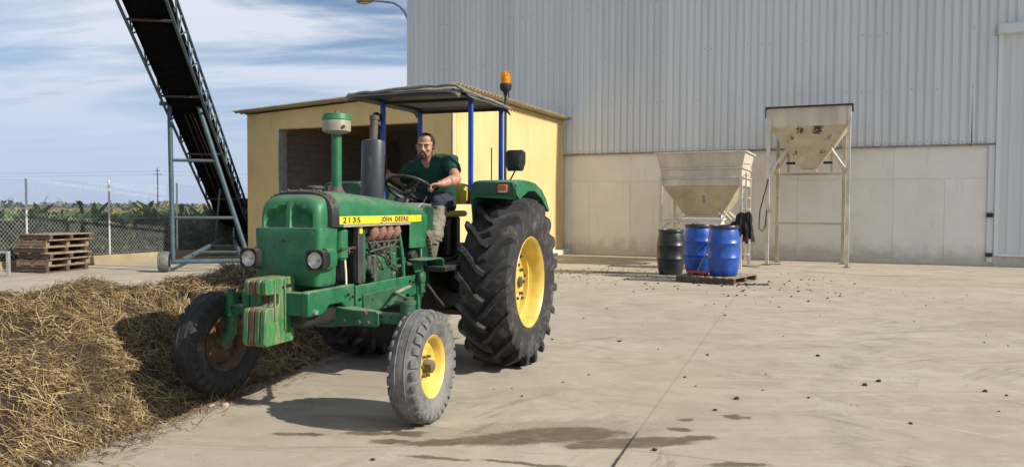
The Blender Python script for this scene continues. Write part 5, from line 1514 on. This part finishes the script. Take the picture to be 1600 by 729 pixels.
for sg in (1, -1):
    e = MO(); hell(e, (.074, sg * .031, .0), (.0125, .0155, .0072), 12, 8); eo = e.build('eye', M['eyewhite'], man, smooth=60)
    e = MO(); hell(e, (.0835, sg * .031, .0), (.0045, .0065, .0065), 10, 8); e.build('iris', M['eye'], eo, smooth=60)
    e = MO(); e.tube([HP(.078, sg * .05, .006), HP(.086, sg * .031, .0085), HP(.083, sg * .014, .004)], [.003, .0045, .003], 8); e.build('eyelid', M['skin'], eo, smooth=60)
    e = MO(); e.tube([HP(.078, sg * .055, .019), HP(.09, sg * .035, .0245), HP(.0925, sg * .014, .018)], [.003, .0055, .0045], 8); e.build('eyebrow', M['hair'], man, smooth=60)

# ================================================================== STRAW ROW
PA = V((.25, .968, 0)).normalized(); PN = V((PA.y, -PA.x, 0)); PE = V((-2.66, 4.41, 0))
PW = 2.25


def pile_h(u, v):
    """u: metres in from the right-hand edge, v: metres along the row"""
    e = .10 * mnoise.noise(V((v * .9, 3.1, 0))) + .05 * mnoise.noise(V((v * 2.7, 8.1, 0)))
    uu = u + e
    hmax = .80 - .04 * max(0, 1 - v) + .10 * mnoise.noise(V((v * .55 + 4, 1.7, 0))) - .012 * max(0, v - 1)
    end = max(0.0, min(1.0, (8.0 - v) / 1.2)) ** .6
    # the tractor's far wheels press into the near flank
    t_ = (uu - 1.28) / (1.38 if uu < 1.28 else 1.05)
    if abs(t_) >= 1: return -0.03
    h = hmax * (.5 + .5 * math.cos(math.pi * t_)) ** .72 * end
    p = V((u * 1.4, v * 1.4, 0))
    h += (.12 * mnoise.noise(p) + .075 * mnoise.noise(p * 2.3 + V((7, 7, 0))) + .04 * mnoise.noise(p * 5.1) + .02 * mnoise.noise(p * 11)) * min(1, h * 4)
    return h


def pile_p(u, v, dz=0): return PE + PA * v - PN * u + V((0, 0, pile_h(u, v) + dz))


pv = []; pfc = []; NU, NV = 56, 260
for i in range(NV + 1):
    v = -4.0 + 12.1 * i / NV
    for j in range(NU + 1):
        u = -.25 + (PW + .5) * j / NU; pv.append(tuple(pile_p(u, v)))
for i in range(NV):
    for j in range(NU):
        a = i * (NU + 1) + j; pfc.append((a, a + 1, a + NU + 2, a + NU + 1))


def manure_mat():
    m, t, b = newmat('straw manure')
    tc = N(t, 'ShaderNodeTexCoord'); vec = tc.outputs['Object']
    n1 = nz(t, vec, 2.2, 6, 0.6); n2 = nz(t, vec, 45, 6, 0.75)
    c = ramp(t, n1, [(0.35, (0.035, 0.022, 0.013)), (0.65, (0.08, 0.054, 0.027))])
    c = mixc(t, mr(t, n2, 0.55, 0.75, 0, 0.6), c, (0.2, 0.14, 0.06))
    L(t, c, b.inputs['Base Color']); b.inputs['Roughness'].default_value = 0.95
    bump(t, b, n2, 1.0, 0.03)
    return m


pile = thing('straw_row', 'long row of strawy manure beside the tractor, golden and brown', 'straw heap', PE)
mb = MB(); mb.v = [tuple(V(p) - PE) for p in pv]; mb.f = pfc
mb.build('heap', manure_mat(), pile, smooth=180)


def straws(n, u0, u1, v0, v1, lmin, lmax, wmin, wmax, lift):
    us = rng.uniform(u0, u1, n); vs_ = rng.uniform(v0, v1, n)
    out = []; idx = []
    for k in range(n):
        u, v = us[k], vs_[k]
        h = pile_h(u, v)
        if h < -.02 and rng.random() > .18: continue
        h = max(h, 0.0)
        if mnoise.noise(V((u * 1.7, v * 1.7, 4))) < -.22 and rng.random() < .72: continue
        if v > 3.4 and rng.random() < min(.6, (v - 3.4) * .3): continue
        e = .03
        gx = (pile_h(u + e, v) - h) / e; gv = (pile_h(u, v + e) - h) / e
        gx = max(-2, min(2, gx)); gv = max(-2, min(2, gv))
        tu = (-PN + V((0, 0, gx))).normalized(); tv_ = (PA + V((0, 0, gv))).normalized(); nn = tv_.cross(tu)
        if nn.z < 0: nn = -nn
        nn.normalize()
        th = 2.6 * mnoise.noise(V((u * 1.1 + 3, v * 1.1, 9))) + rng.normal(0, .9)
        d = -tu * math.cos(th) + tv_ * math.sin(th)
        d = (d + nn * rng.normal(0.04, .26)).normalized()
        ln = rng.uniform(lmin, lmax) * (1.5 if rng.random() < .06 else 1); w = rng.uniform(wmin, wmax) / 2
        side = d.cross(nn).normalized(); side = (side + nn * rng.normal(0, .5)).normalized()
        c = PE + PA * v - PN * u + V((0, 0, h)) + nn * abs(rng.normal(0, lift)) - PE
        bend = (nn * rng.normal(-.08, .08) + side * rng.normal(0, .1)) * ln
        p0 = c - d * ln * .5 + bend * .5; p2 = c + d * ln * .5 + bend * .5; p1 = c
        o = len(out)
        for p in (p0, p1, p2): out.append(p - side * w); out.append(p + side * w)
        idx.append((o, o + 1, o + 3, o + 2)); idx.append((o + 2, o + 3, o + 5, o + 4))
    return out, idx


for (nn_, a) in ((62000, (-.2, 2.2, -1.6, 2.2, .035, .19, .0018, .0042, .02)), (34000, (-.2, 2.3, 2.0, 5.2, .05, .22, .003, .006, .022)), (8000, (-.2, 2.3, 5.0, 8.0, .08, .26, .005, .009, .02))):
    ov, oi_ = straws(nn_, *a)
    o = inst('straw_stalks', np_mesh('straw_stalks', np.array([tuple(p) for p in ov]), np.array(oi_), M['straw']), pile)
    stuff(o)
# loose stalks on the concrete at the foot of the row
ov = []; oi_ = []
for k in range(1500):
    v = rng.uniform(-1, 6.5); u = -.12 - abs(rng.normal(0, .14)); a = rng.uniform(0, 6.28); ln = rng.uniform(.03, .14); w = .0025
    c = PE + PA * v - PN * u; d = V((math.cos(a), math.sin(a), 0)); s_ = V((-d.y, d.x, 0)); z = V((0, 0, .008 + rng.uniform(0, .008)))
    o = len(ov); ov += [c - d * ln / 2 - s_ * w + z, c + d * ln / 2 - s_ * w + z, c + d * ln / 2 + s_ * w + z, c - d * ln / 2 + s_ * w + z]; oi_.append((o, o + 1, o + 2, o + 3))
stuff(inst('loose_straw', np_mesh('loose_straw', np.array([tuple(p) for p in ov]), np.array(oi_), M['straw'])))


# ------------------------------------------------------------------ clods and stones on the yard
def lump(mb, c, r, seed):
    i0 = len(mb.v); mb.ell((0, 0, 0), (r, r * .8, r * .6), 7, 5)
    for k in range(i0, len(mb.v)):
        v = V(mb.v[k]); v *= 1 + .5 * mnoise.noise(v / r * 1.1 + V((seed, 0, 0))); mb.v[k] = tuple(v + V(c) + V((0, 0, r * .35)))


mb = MB()
for k in range(420):
    t_ = random.random()
    if t_ < .55:
        p = V((1.6 + random.gauss(0, 1.3), 17.0 + random.gauss(0, 1.1), 0)); r_ = random.uniform(.005, .02)
    elif t_ < .8:
        p = V((random.uniform(-.5, 9), random.uniform(4.5, 16), 0)); r_ = random.uniform(.004, .012) * (1 if random.random() < .85 else 1.9)
    else:
        p = V((4.2 + random.gauss(0, 1.2), 14.4 + random.gauss(0, 1.2), 0)); r_ = random.uniform(.008, .025)
    lump(mb, p, r_, k * 1.7)
for x, y in ((1.18, 8.35), (1.95, 7.6), (0.87, 4.6), (2.73, 5.2), (0.3, 8.2), (3.9, 6.0), (4.1, 5.1), (1.5, 6.6), (2.3, 5.9), (-.8, 4.4), (5.2, 8.4), (2.9, 10.4)): lump(mb, (x, y, 0), random.uniform(.011, .021), x)
stuff(mb.build('manure_clods', M['clod'], smooth=60))
# trail of dark debris and a hose by the drums
mb = MB()
for k in range(60): lump(mb, (4.45 + random.uniform(-.15, .45), 14.6 + random.gauss(0, .06), 0), random.uniform(.012, .03), k)
stuff(mb.build('debris_trail', M['clod'], smooth=60))
for k, (x, y, r_, lb) in enumerate(((-2.62, 4.28, .034, 'largest pale stone at the foot of straw row, nearest camera'), (-2.18, 5.55, .026, 'pale stone at straw edge, left of the front wheel shadow'), (-2.10, 5.58, .03, 'pale stone touching its twin at the straw edge'), (-2.46, 4.95, .024, 'small pale stone half way along the straw edge'))):
    m2 = MB(); lump(m2, (0, 0, 0), r_, 50 + k * 3); s_ = tag(m2.build('stone', M['stone'], smooth=60), lb, 'stone', 'stones along the straw edge'); s_.location = (x, y, 0)

# ================================================================== HOPPERS
h1 = thing('feed_hopper', 'low wide cream steel hopper with flared rim behind the drums', 'hopper', wpos(5.13, 3.2), -WA)


def rloop(hx, hy, z, r=0.0, cx=0, cy=0): return [(cx - hx, cy - hy, z), (cx + hx, cy - hy, z), (cx + hx, cy + hy, z), (cx - hx, cy + hy, z)]


MB().loft([rloop(.985, .80, 2.42), rloop(1.07, .90, 2.795)], caps=False).loft([rloop(.97, .785, 2.42), rloop(1.055, .885, 2.795)], caps=False).build('flared_rim', M['hopper'], h1, smooth=0)
mb = MB()
for a, b_ in (((-1.085, -.915), (1.085, -.915)), ((-1.085, .915), (1.085, .915))): mb.beam((*a, 2.80), (*b_, 2.80), .05, .035)
for a, b_ in (((-1.085, -.889), (-1.085, .889)), ((1.085, -.889), (1.085, .889))): mb.beam((*a, 2.80), (*b_, 2.80), .05, .035)
mb.build('rim_lip', M['hopper_frame'], h1, bevel=.006)
MB().loft([rloop(.975, .79, 2.0), rloop(.975, .79, 2.42)], caps=False).build('bin_wall', M['hopper'], h1, smooth=0)
for z in (2.40, 2.18):
    mb = MB(); mb.bx(-1.02, 1.02, -.835, -.79, z, z + .03).bx(-1.02, 1.02, .79, .835, z, z + .03).bx(-1.02, -.975, -.79, .79, z, z + .03).bx(.975, 1.02, -.79, .79, z, z + .03)
    mb.build('stiffener', M['hopper_frame'], h1, bevel=.004)
MB().loft([rloop(.93, .76, 2.0), rloop(.53, .44, 1.385), rloop(.41, .34, 1.27)], caps=False).build('cone', M['hopper_cone'], h1, smooth=0)
MB().bx(-.42, .42, -.35, .35, 1.20, 1.268).build('outlet', M['hopper_frame'], h1, bevel=.006)
# inspection window lies on the sloping front of the cone
n_ = V((0, -.62, -.34)).normalized(); sl = V((0, .34, -.615)).normalized(); c0 = V((0.06, -.76, 2.0)) + sl * .36 + n_ * .01
MB().beam(c0 - sl * .13, c0 + sl * .13, .13, .02, n_).build('sight_glass_frame', M['hopper_frame'], h1, bevel=.004)
c0 = c0 + n_ * .011; MB().beam(c0 - sl * .11, c0 + sl * .11, .09, .006, n_).build('sight_glass', M['grey_paint'], h1)
for sx in (-1, 1):
    for sy in (-1, 1):
        MB().bx(sx * .93, sx * 1.0, sy * .76, sy * .83, 0, 2.18).build('leg', M['hopper_frame'], h1, bevel=.005)
        MB().beam((sx * .93, sy * .74, .95), (sx * .5, sy * .42, 1.36), .04, .05).build('brace', M['hopper_frame'], h1)
for sy in (-1, 1):
    MB().bx(-.93, .93, sy * .77, sy * .82, 1.10, 1.16).build('cross_bar', M['hopper_frame'], h1, bevel=.004)
    MB().bx(sy * .94, sy * .99, -.76, .76, 1.102, 1.162).build('cross_bar', M['hopper_frame'], h1, bevel=.004)
for k in range(9):
    z = .35 + k * .27
    MB().tube([(1.0, -.78, z), (1.14, -.78, z), (1.14, -.5, z), (1.0, -.5, z)], .011, 8).build('ladder_rung', M['hopper_frame'], h1)
MB().bx(1.06, 1.10, -.82, -.79, .2, 2.3).build('ladder_rail', M['hopper_frame'], h1)
tank = thing('white_tank', 'open white plastic tank standing under the low hopper', 'tank', wpos(5.30, 4.32), -WA)
MB().loft([rloop(.40, .30, 0), rloop(.44, .33, 1.16)], caps=False).loft([rloop(.38, .28, 0.02), rloop(.42, .31, 1.16)], caps=False).bx(-.39, .39, -.29, .29, 0.004, .03).build('shell', M['white_plastic'], tank, smooth=0)
mb = MB(); mb.bx(-.475, .475, -.365, -.31, 1.16, 1.22).bx(-.475, .475, .31, .365, 1.16, 1.22).bx(-.475, -.42, -.31, .31, 1.16, 1.22).bx(.42, .475, -.31, .31, 1.16, 1.22)
mb.build('rim', M['white_plastic'], tank, bevel=.01)
bot = thing('water_bottle', 'clear plastic water bottle on the hopper cross bar', 'bottle', wpos(5.60, 4.0, 1.162), -WA)
MB().lathe([(.001, 0), (.034, 0), (.037, .01), (.035, .08), (.037, .14), (.03, .18), (.014, .215), (.013, .235), (.001, .236)], n=18).build('bottle_body', M['bottle'], bot)
MB().lathe([(.015, .225), (.015, .25), (.001, .25)], n=14).build('cap', M['blue_drum'], bot)
MB().lathe([(.0378, .07), (.0378, .13)], n=18).build('wrapper', M['grey_paint'], bot)
# clothes hung on the ladder
ck = MB()
for (cx, cy, hw, z0, z1, sd) in ((1.0, -.88, .2, 1.36, .82, 1), (1.15, -.86, .13, 1.38, .72, 7), (.82, -.87, .15, 1.14, .86, 13)):
    n1_, n2_ = 14, 14; o = len(ck.v)
    for i in range(n1_ + 1):
        for j in range(n2_ + 1):
            t_ = i / n1_; a = j / n2_ * 2 - 1
            ww = hw * (.55 + .6 * t_ + .15 * mnoise.noise(V((t_ * 4, sd, a)))); x = cx + a * ww
            y = cy - .05 * math.cos(a * 9 + sd) * t_ - .05 * (1 - a * a) - .03 * mnoise.noise(V((a * 4, t_ * 3, sd)))
            z = z0 + (z1 - z0) * t_ * (1 + .25 * mnoise.noise(V((a * 2.5, sd * 2.1, 0)))) - .06 * a * a
            ck.v.append((x, y, z))
    for i in range(n1_):
        for j in range(n2_):
            a = o + i * (n2_ + 1) + j; ck.f.append((a, a + 1, a + n2_ + 2, a + n2_ + 1))
jk = thing('jacket', 'black jacket hung over the ladder side of the low hopper', 'jacket', wpos(5.13, 3.2), -WA)
jo = ck.build('jacket_cloth', M['cloth_black'], jk, smooth=60); sm = jo.modifiers.new('t', 'SOLIDIFY'); sm.thickness = .015
mb = MB(); mb.tube([(1.12, -.95, .78), (1.13, -.96, .66), (1.16, -.96, .62)], [.05, .04, .03], 8); mb.build('jacket_sleeve', M['cloth_black'], jk, smooth=60)


def rusty_cone():
    m = M['hopper_cone'].copy(); m.name = 'yellowed steel with flaking rust'; t = m.node_tree; b = t.nodes['Principled BSDF']
    src = b.inputs['Base Color'].links[0].from_socket
    tc = N(t, 'ShaderNodeTexCoord'); vec = tc.outputs['Object']; acc = None
    for (x, z, rx, rz) in ((-.2, 3.43, .13, .14), (.22, 3.43, .17, .16), (.47, 3.2, .12, .14), (-.42, 3.22, .16, .12), (.35, 2.88, .16, .13), (-.32, 2.86, .12, .14)):
        mp = N(t, 'ShaderNodeMapping', vector_type='TEXTURE', inp={'Location': (x, 0, z), 'Scale': (rx, 100, rz)}); L(t, vec, mp.inputs[0])
        ln = N(t, 'ShaderNodeVectorMath', operation='LENGTH'); L(t, mp.outputs[0], ln.inputs[0])
        f = mr(t, ln.outputs['Value'], 0.3, 1.4, 0.22 if abs(x) < .3 else .13, -0.08); acc = f if acc is None else mth(t, 'MAXIMUM', acc, f)
    s = mr(t, mth(t, 'ADD', nz(t, vec, 16, 6, 0.7, 0.5), acc), 0.62, 0.68)
    L(t, mixc(t, s, src, (0.05, 0.032, 0.018)), b.inputs['Base Color'])
    return m


h2 = thing('tall_hopper', 'tall narrow cream hopper on four high legs against the wall', 'hopper', wpos(7.47, 1.65), -WA)
M['hopper_rust'] = rusty_cone()
MB().loft([rloop(.93, .62, 3.53), rloop(.96, .64, 4.0)], caps=False).loft([rloop(.92, .61, 3.53), rloop(.95, .63, 4.0)], caps=False).build('bin_wall', M['hopper'], h2, smooth=0)
mb = MB()
mb.bx(-1.03, 1.03, -.71, -.645, 3.985, 4.03).bx(-1.03, 1.03, .645, .71, 3.985, 4.03).bx(-1.03, -.965, -.645, .645, 3.985, 4.03).bx(.965, 1.03, -.645, .645, 3.985, 4.03).bx(-1.03, -1.0, -.71, -.68, 3.75, 3.985)
mb.build('rim_angle', M['rustiron'], h2, bevel=.004)
MB().loft([rloop(.93, .62, 3.53), rloop(.59, .42, 3.0)], caps=False).build('upper_cone', M['hopper_rust'], h2, smooth=0)
MB().loft([rloop(.585, .415, 3.0), rloop(.175, .14, 2.46)], caps=False).build('lower_cone', M['hopper_rust'], h2, smooth=0)
MB().bx(-.6, .6, -.43, -.41, 2.985, 3.015).bx(-.6, .6, .41, .43, 2.985, 3.015).build('seam_flange', M['hopper_cone'], h2)
MB().bx(-.2, .2, -.17, .17, 2.385, 2.458).build('outlet', M['hopper_frame'], h2, bevel=.006)
for sx in (-1, 1):
    for sy in (-1, 1):
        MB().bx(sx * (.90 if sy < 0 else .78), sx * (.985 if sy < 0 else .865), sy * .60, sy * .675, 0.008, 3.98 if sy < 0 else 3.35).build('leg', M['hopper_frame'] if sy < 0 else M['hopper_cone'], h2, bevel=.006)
        MB().bx(sx * (.85 if sy < 0 else .73), sx * (1.03 if sy < 0 else .91), sy * .55, sy * .73, 0, .008).build('foot_plate', M['rustiron'], h2)
    MB().beam((sx * .9, -.63, 2.38), (sx * .52, -.36, 2.98), .05, .05).build('brace', M['hopper_frame'], h2)
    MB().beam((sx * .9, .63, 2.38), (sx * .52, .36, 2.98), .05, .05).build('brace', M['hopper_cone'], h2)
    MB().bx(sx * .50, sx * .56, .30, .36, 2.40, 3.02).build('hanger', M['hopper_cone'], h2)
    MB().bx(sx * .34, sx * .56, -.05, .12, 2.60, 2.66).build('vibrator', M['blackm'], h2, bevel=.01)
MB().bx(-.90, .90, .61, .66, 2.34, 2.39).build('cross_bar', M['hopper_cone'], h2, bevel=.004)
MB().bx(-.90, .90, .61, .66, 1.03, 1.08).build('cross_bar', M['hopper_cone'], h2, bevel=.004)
hz = MB().tube([(-.93, -.69, 2.2), (-1.0, -.7, 1.9), (-1.12, -.71, 1.4), (-1.14, -.71, .95), (-1.06, -.7, .85), (-.99, -.69, 1.0), (-.96, -.685, 1.4)], .014, 8).build('hanging_cable', M['black'], h2)
MB().bx(-.9, -.8, -.72, -.68, 1.35, 1.44).tube([(-.82, -.7, 1.4), (-.72, -.72, 1.4)], .012).build('valve', M['hopper_frame'], h2, bevel=.006)


# ================================================================== DRUMS, PALLETS, BROOM
def drum(name, label, mat, loc, rz, r, h, open_top, grp):
    d = thing(name, label, 'drum', loc, rz, grp); k = r / .3
    prof = [(.001, .0), (.235, .0), (.25, .015), (.275, .12), (.293, .3), (.2965, .335), (.305, .345), (.305, .365), (.297, .375), (.300, .5), (.297, .62), (.305, .63), (.305, .65), (.2965, .66), (.29, .74), (.272, .86), (.255, .915)]
    MB().lathe([(a * k, b_ * h) for a, b_ in prof], n=40).lathe([(.248 * k, .915 * h), (.262 * k, .905 * h), (.262 * k, .935 * h), (.25 * k, .94 * h), (.24 * k, .94 * h)], n=40).build('barrel', M[mat], d, smooth=50)
    lid = MB().lathe([(.262 * k, .925 * h), (.278 * k, .925 * h), (.28 * k, .965 * h), (.27 * k, .985 * h), (.24 * k, .985 * h), (.235 * k, .97 * h), (.001, .968 * h)], n=40).build('lid', M['black_drum'], d, smooth=40)
    MB().box((0, -.0, .985 * h), (.06, .12, .03)).build('lid_knob', M['black'], lid, bevel=.008)
    MB().box((.2 * k, .0, .99 * h), (.05, .05, .03)).build('lid_latch', M['black'], lid, bevel=.008)
    return d


drum('plastic_drum', 'black plastic drum standing on the concrete left of the pallet', 'black_drum', (3.48, 16.8, 0), R(20), .30, 1.0, False, 'lidded drums by the hoppers')
drum('plastic_drum', 'front blue lidded drum on the pallet, sunlit, nearer camera', 'blue_drum', (4.14, 15.0, .145), R(50), .31, .99, False, 'lidded drums by the hoppers')
drum('plastic_drum', 'rear blue lidded drum on the pallet, shaded beside the black one', 'blue_drum', (3.86, 15.85, .145), R(110), .31, .99, False, 'lidded drums by the hoppers')


def pallet_parts(mat, stringer_mat, w=1.0, d=1.2, nb=7, seed=0):
    """stringers run along x (w), boards along y (d)"""
    rr = random.Random(seed); out = []
    for k, y in enumerate((0.05, d / 2, d - .05)):
        out.append(('stringer', MB().bx(0, w, y - .045, y + .045, .022, .118), stringer_mat))
    for k in range(nb):
        x = (w - .1) * k / (nb - 1) + rr.uniform(-.008, .008)
        out.append(('deck_board', MB().bx(x, x + .095, rr.uniform(-.006, 0), d + rr.uniform(0, .006), .1185, .138), mat))
    for k in range(3):
        x = (w - .1) * k / 2
        out.append(('bottom_board', MB().bx(x, x + .1, 0, d, .0, .0215), mat))
    return out


pal = thing('pallet', 'wooden pallet carrying the two blue drums', 'pallet', V((3.24, 15.13, 0)), R(-37))
for nm, m2, mt in pallet_parts('wood', 'wood_dark', 1.18, 1.25, 8, 4): m2.build(nm, M[mt], pal, bevel=.004)
pm = {}
for v_, (a, b_) in {0: ('wood', 'wood_dark'), 1: ('wood', 'wood'), 2: ('wood_dark', 'wood_dark')}.items():
    pm[v_] = [(nm, m2.mesh(nm, M[mt], 0)) for nm, m2, mt in pallet_parts(a, b_, .8, 1.2, 7, 10 + v_)]
names = ('bottom pallet of the stack by the fence', 'second pallet from the ground in the fence side stack', 'third pallet from the ground in the fence side stack', 'fourth pallet from the ground in the fence side stack', 'pallet just under the top one in the fence side stack', 'top pallet of the stack by the fence')
base = V((-10.72, 16.56, 0)); prz = math.atan2(-.2, .98)
for k in range(6):
    off = (random.uniform(-.05, .05), random.uniform(-.06, .08))
    p = thing('pallet', names[k], 'pallet', base + V((off[0], off[1], k * .1385)), prz + R(random.uniform(-3, 3)), 'pallets stacked by the fence')
    for nm, me in pm[(2, 1, 0, 0, 1, 0)[k]]: inst(nm, me, p)
br = thing('push_broom', 'red push broom with long wooden handle leaning from the pallet', 'broom', (3.65, 15.08, .145), R(-37))
MB().bx(-.22, .22, -.04, .04, .03, .075).build('broom_head', M['red'], br, bevel=.012)
mb = MB()
for k in range(60):
    x = random.uniform(-.21, .21); y = random.uniform(-.035, .035); mb.beam((x, y, .032), (x + random.uniform(-.01, .01), y + random.uniform(-.01, .01), -.0), .006, .006)
stuff(mb.build('bristles', M['cloth_black'], br, smooth=0))
inv = Matrix.Rotation(-R(-37), 3, 'Z')
tip = inv @ (V((4.5, 16.0, 1.46)) - V((3.65, 15.08, .145)))
MB().tube([(0, 0, .06), tip], .014, 10).build('broom_handle', M['cream'], br)
hs = []
for k in range(40):
    u = k / 39; hs.append((5.2 + 1.7 * u + .08 * math.sin(u * 7), 18.9 + .8 * u + .35 * math.sin(u * 9), .014))
tag(MB().tube(hs, .012, 8).build('garden_hose', M['wood_dark']), 'thin dark hose lying on the concrete beneath the hoppers', 'hose')
st_ = thing('metal_stand', 'grey metal stand leg at the left picture edge beside pallets', 'stand', (-10.25, 15.6, 0))
MB().bx(-.03, .03, -.03, .03, 0, .52).build('stand_leg', M['steel'], st_, bevel=.004)
MB().bx(-1.0, -.9, -.03, .03, 0, .4).build('stand_leg', M['steel'], st_, bevel=.004)
MB().beam((-.03, 0, .5), (-.45, .0, .5), .05, .04).beam((-.45, 0, .5), (-.9, 0, .2), .12, .03).bx(-.9, -.03, -.02, .02, .12, .15).build('stand_rail', M['steel'], st_, bevel=.004)

# ================================================================== CONVEYOR
CB = V((-7.45, 16.9, 0))
cv_ = thing('belt_conveyor', 'tall inclined belt conveyor on lattice frame left of the shed', 'conveyor', CB)
P0 = V((-8.5, 24.0, .4)) - CB; D_ = V((.185, -1, .475)).normalized(); LT = V((.983, .182, 0)).normalized(); NR = LT.cross(D_).normalized()
if NR.z < 0: NR = -NR
LEN = 15.6


def cp(t, l, n): return P0 + D_ * t + LT * l + NR * n


for sg in (-1, 1):
    for n_ in (-.12, .38):
        MB().tube([cp(-.3, sg * .42, n_), cp(LEN, sg * .42, n_)], .032, 8).build('chord', M['plough'], cv_)
    k = 0; t = 0.0
    while t < LEN - .1:
        a, b_ = (-.12, .38) if k % 2 == 0 else (.38, -.12)
        MB().tube([cp(t, sg * .42, a), cp(t + .52, sg * .42, b_)], .017, 6).build('lattice_bar', M['plough'], cv_)
        if k % 2 == 0: MB().tube([cp(t, sg * .42, -.12), cp(t, sg * .42, .38)], .015, 6).build('lattice_upright', M['plough'], cv_)
        t += .52; k += 1
# belt: carrying and return runs
MB().loft([[cp(t, l, n) for l, n in ((-.34, .30), (-.2, .20), (.2, .20), (.34, .30), (.34, .315), (.2, .215), (-.2, .215), (-.34, .315))] for t in (-.2, LEN)]).build('carrying_belt', M['rubber_belt'], cv_, smooth=0)
MB().loft([[cp(t, l, n) for l, n in ((-.37, -.03), (.37, -.03), (.37, -.015), (-.37, -.015))] for t in (-.2, LEN)]).build('return_belt', M['rubber_belt'], cv_, smooth=0)
mb = MB(); t = .2
while t < LEN:
    for sg in (-1, 1): mb.beam(cp(t, 0, -.036), cp(t - .16, sg * .33, -.036), .022, .014, NR)
    t += .3
stuff(mb.build('belt_cleats', M['rubber_belt'], cv_))
t = .6
while t < LEN:
    MB().tube([cp(t, -.4, -.10), cp(t, .4, -.10)], .026, 8).build('return_roller', M['rustiron'], cv_); t += 2.55
for sg in (-1, 1): MB().loft([[cp(t, sg * l, n) for l, n in ((.38, .0), (.39, .0), (.39, .26), (.38, .26))] for t in (.0, LEN)]).build('side_skirt', M['rubber_belt'], cv_, smooth=0)
t = .4
while t < LEN:
    for sg in (-1, 1): MB().beam(cp(t, sg * .42, .1), cp(t, sg * .34, .3), .03, .03).build('idler_bracket', M['rustiron'], cv_)
    t += 1.04
MB().tube([cp(-.2, -.5, .09), cp(-.2, .5, .09)], .14, 16).build('tail_drum', M['rustiron'], cv_)
MB().loft([[cp(.0, l, n) for l, n in ((-.5, .35), (.5, .35), (.75, .75), (-.75, .75))], [cp(1.3, l, n) for l, n in ((-.5, .35), (.5, .35), (.75, .8), (-.75, .8))]], caps=False).build('feed_box', M['plough'], cv_, smooth=0)
for l in (.08, .2, -.1): MB().tube([cp(1, l, -.14), cp(7.6, l * .6, -.14)], .008, 5).build('lift_cable', M['rustiron'], cv_)


def seg(name, a, b_, r_, mat='plough'): return MB().tube([V(a) - CB, V(b_) - CB], r_, 12).build(name, M[mat], cv_)


seg('top_bar', (-7.78, 17.02, 3.70), (-6.80, 17.2, 3.72), .045)
seg('support_leg', (-7.58, 17.06, 3.70), (-7.47, 16.9, .18), .052)
seg('support_leg', (-7.0, 17.18, 3.70), (-5.95, 17.4, .18), .052)
seg('cross_tube', (-7.54, 17.0, 2.46), (-6.64, 17.25, 2.46), .035)
seg('cross_tube', (-7.50, 16.95, 1.19), (-6.25, 17.32, 1.19), .035)
seg('axle_tube', (-7.50, 16.88, .22), (-5.9, 17.4, .22), .05)
seg('draw_tube', (-7.3, 16.98, .25), (-8.35, 22.2, .5), .055)
seg('draw_tube', (-6.1, 17.35, .25), (-8.1, 22.3, .5), .055)
seg('draw_cross_tube', (-7.63, 18.6, .33), (-6.6, 18.7, .33), .035)
seg('draw_cross_tube', (-7.95, 20.2, .4), (-7.25, 20.3, .4), .035)
seg('strut', (-8.05, 20.8, .44), (-7.75, 20.4, 1.9), .03)
for sg in (-1, 1): MB().tube([cp(0.3, sg * .5, -.1), V((-8.9 + (sg + 1) * .5, 23.7, 0)) - CB], .04, 8).build('tail_leg', M['plough'], cv_)
tyr = MB().lathe([(.13, -.09), (.16, -.105), (.2, -.11), (.215, -.1), (.222, -.06), (.224, 0), (.222, .06), (.215, .1), (.2, .11), (.16, .105), (.13, .09)], (0, 0, 0), (1, 0, 0), n=32)
for k in (-.05, 0, .05): tyr.lathe([(.2215, k - .012), (.2265, k - .008), (.2265, k + .008), (.2215, k + .012)], (0, 0, 0), (1, 0, 0), n=32)
tyr = tyr.mesh('tyre', M['tyre_front'], 40); hubm = MB().lathe([(.14, -.08), (.12, -.03), (.05, -.05), (.001, -.06)], (0, 0, 0), (1, 0, 0), n=24).lathe([(.14, .08), (.12, .03), (.05, .05), (.001, .06)], (0, 0, 0), (1, 0, 0), n=24).mesh('wheel', M['plough'], 40)
for p in ((-7.64, 16.84, .226), (-5.78, 17.44, .226)):
    w = inst('wheel', hubm, cv_, V(p) - CB, (0, 0, R(16))); inst('tyre', tyr, w)

for o in bpy.data.objects:
    if o.name.split('.')[0] in ('rivets', 'bolt_holes', 'rail_holes', 'wheel_bolts', 'axle_holes', 'fuel_lines', 'engine_nuts', 'radiator_fins', 'axle_bolt', 'insulator', 'lettering'): o['kind'] = 'stuff'
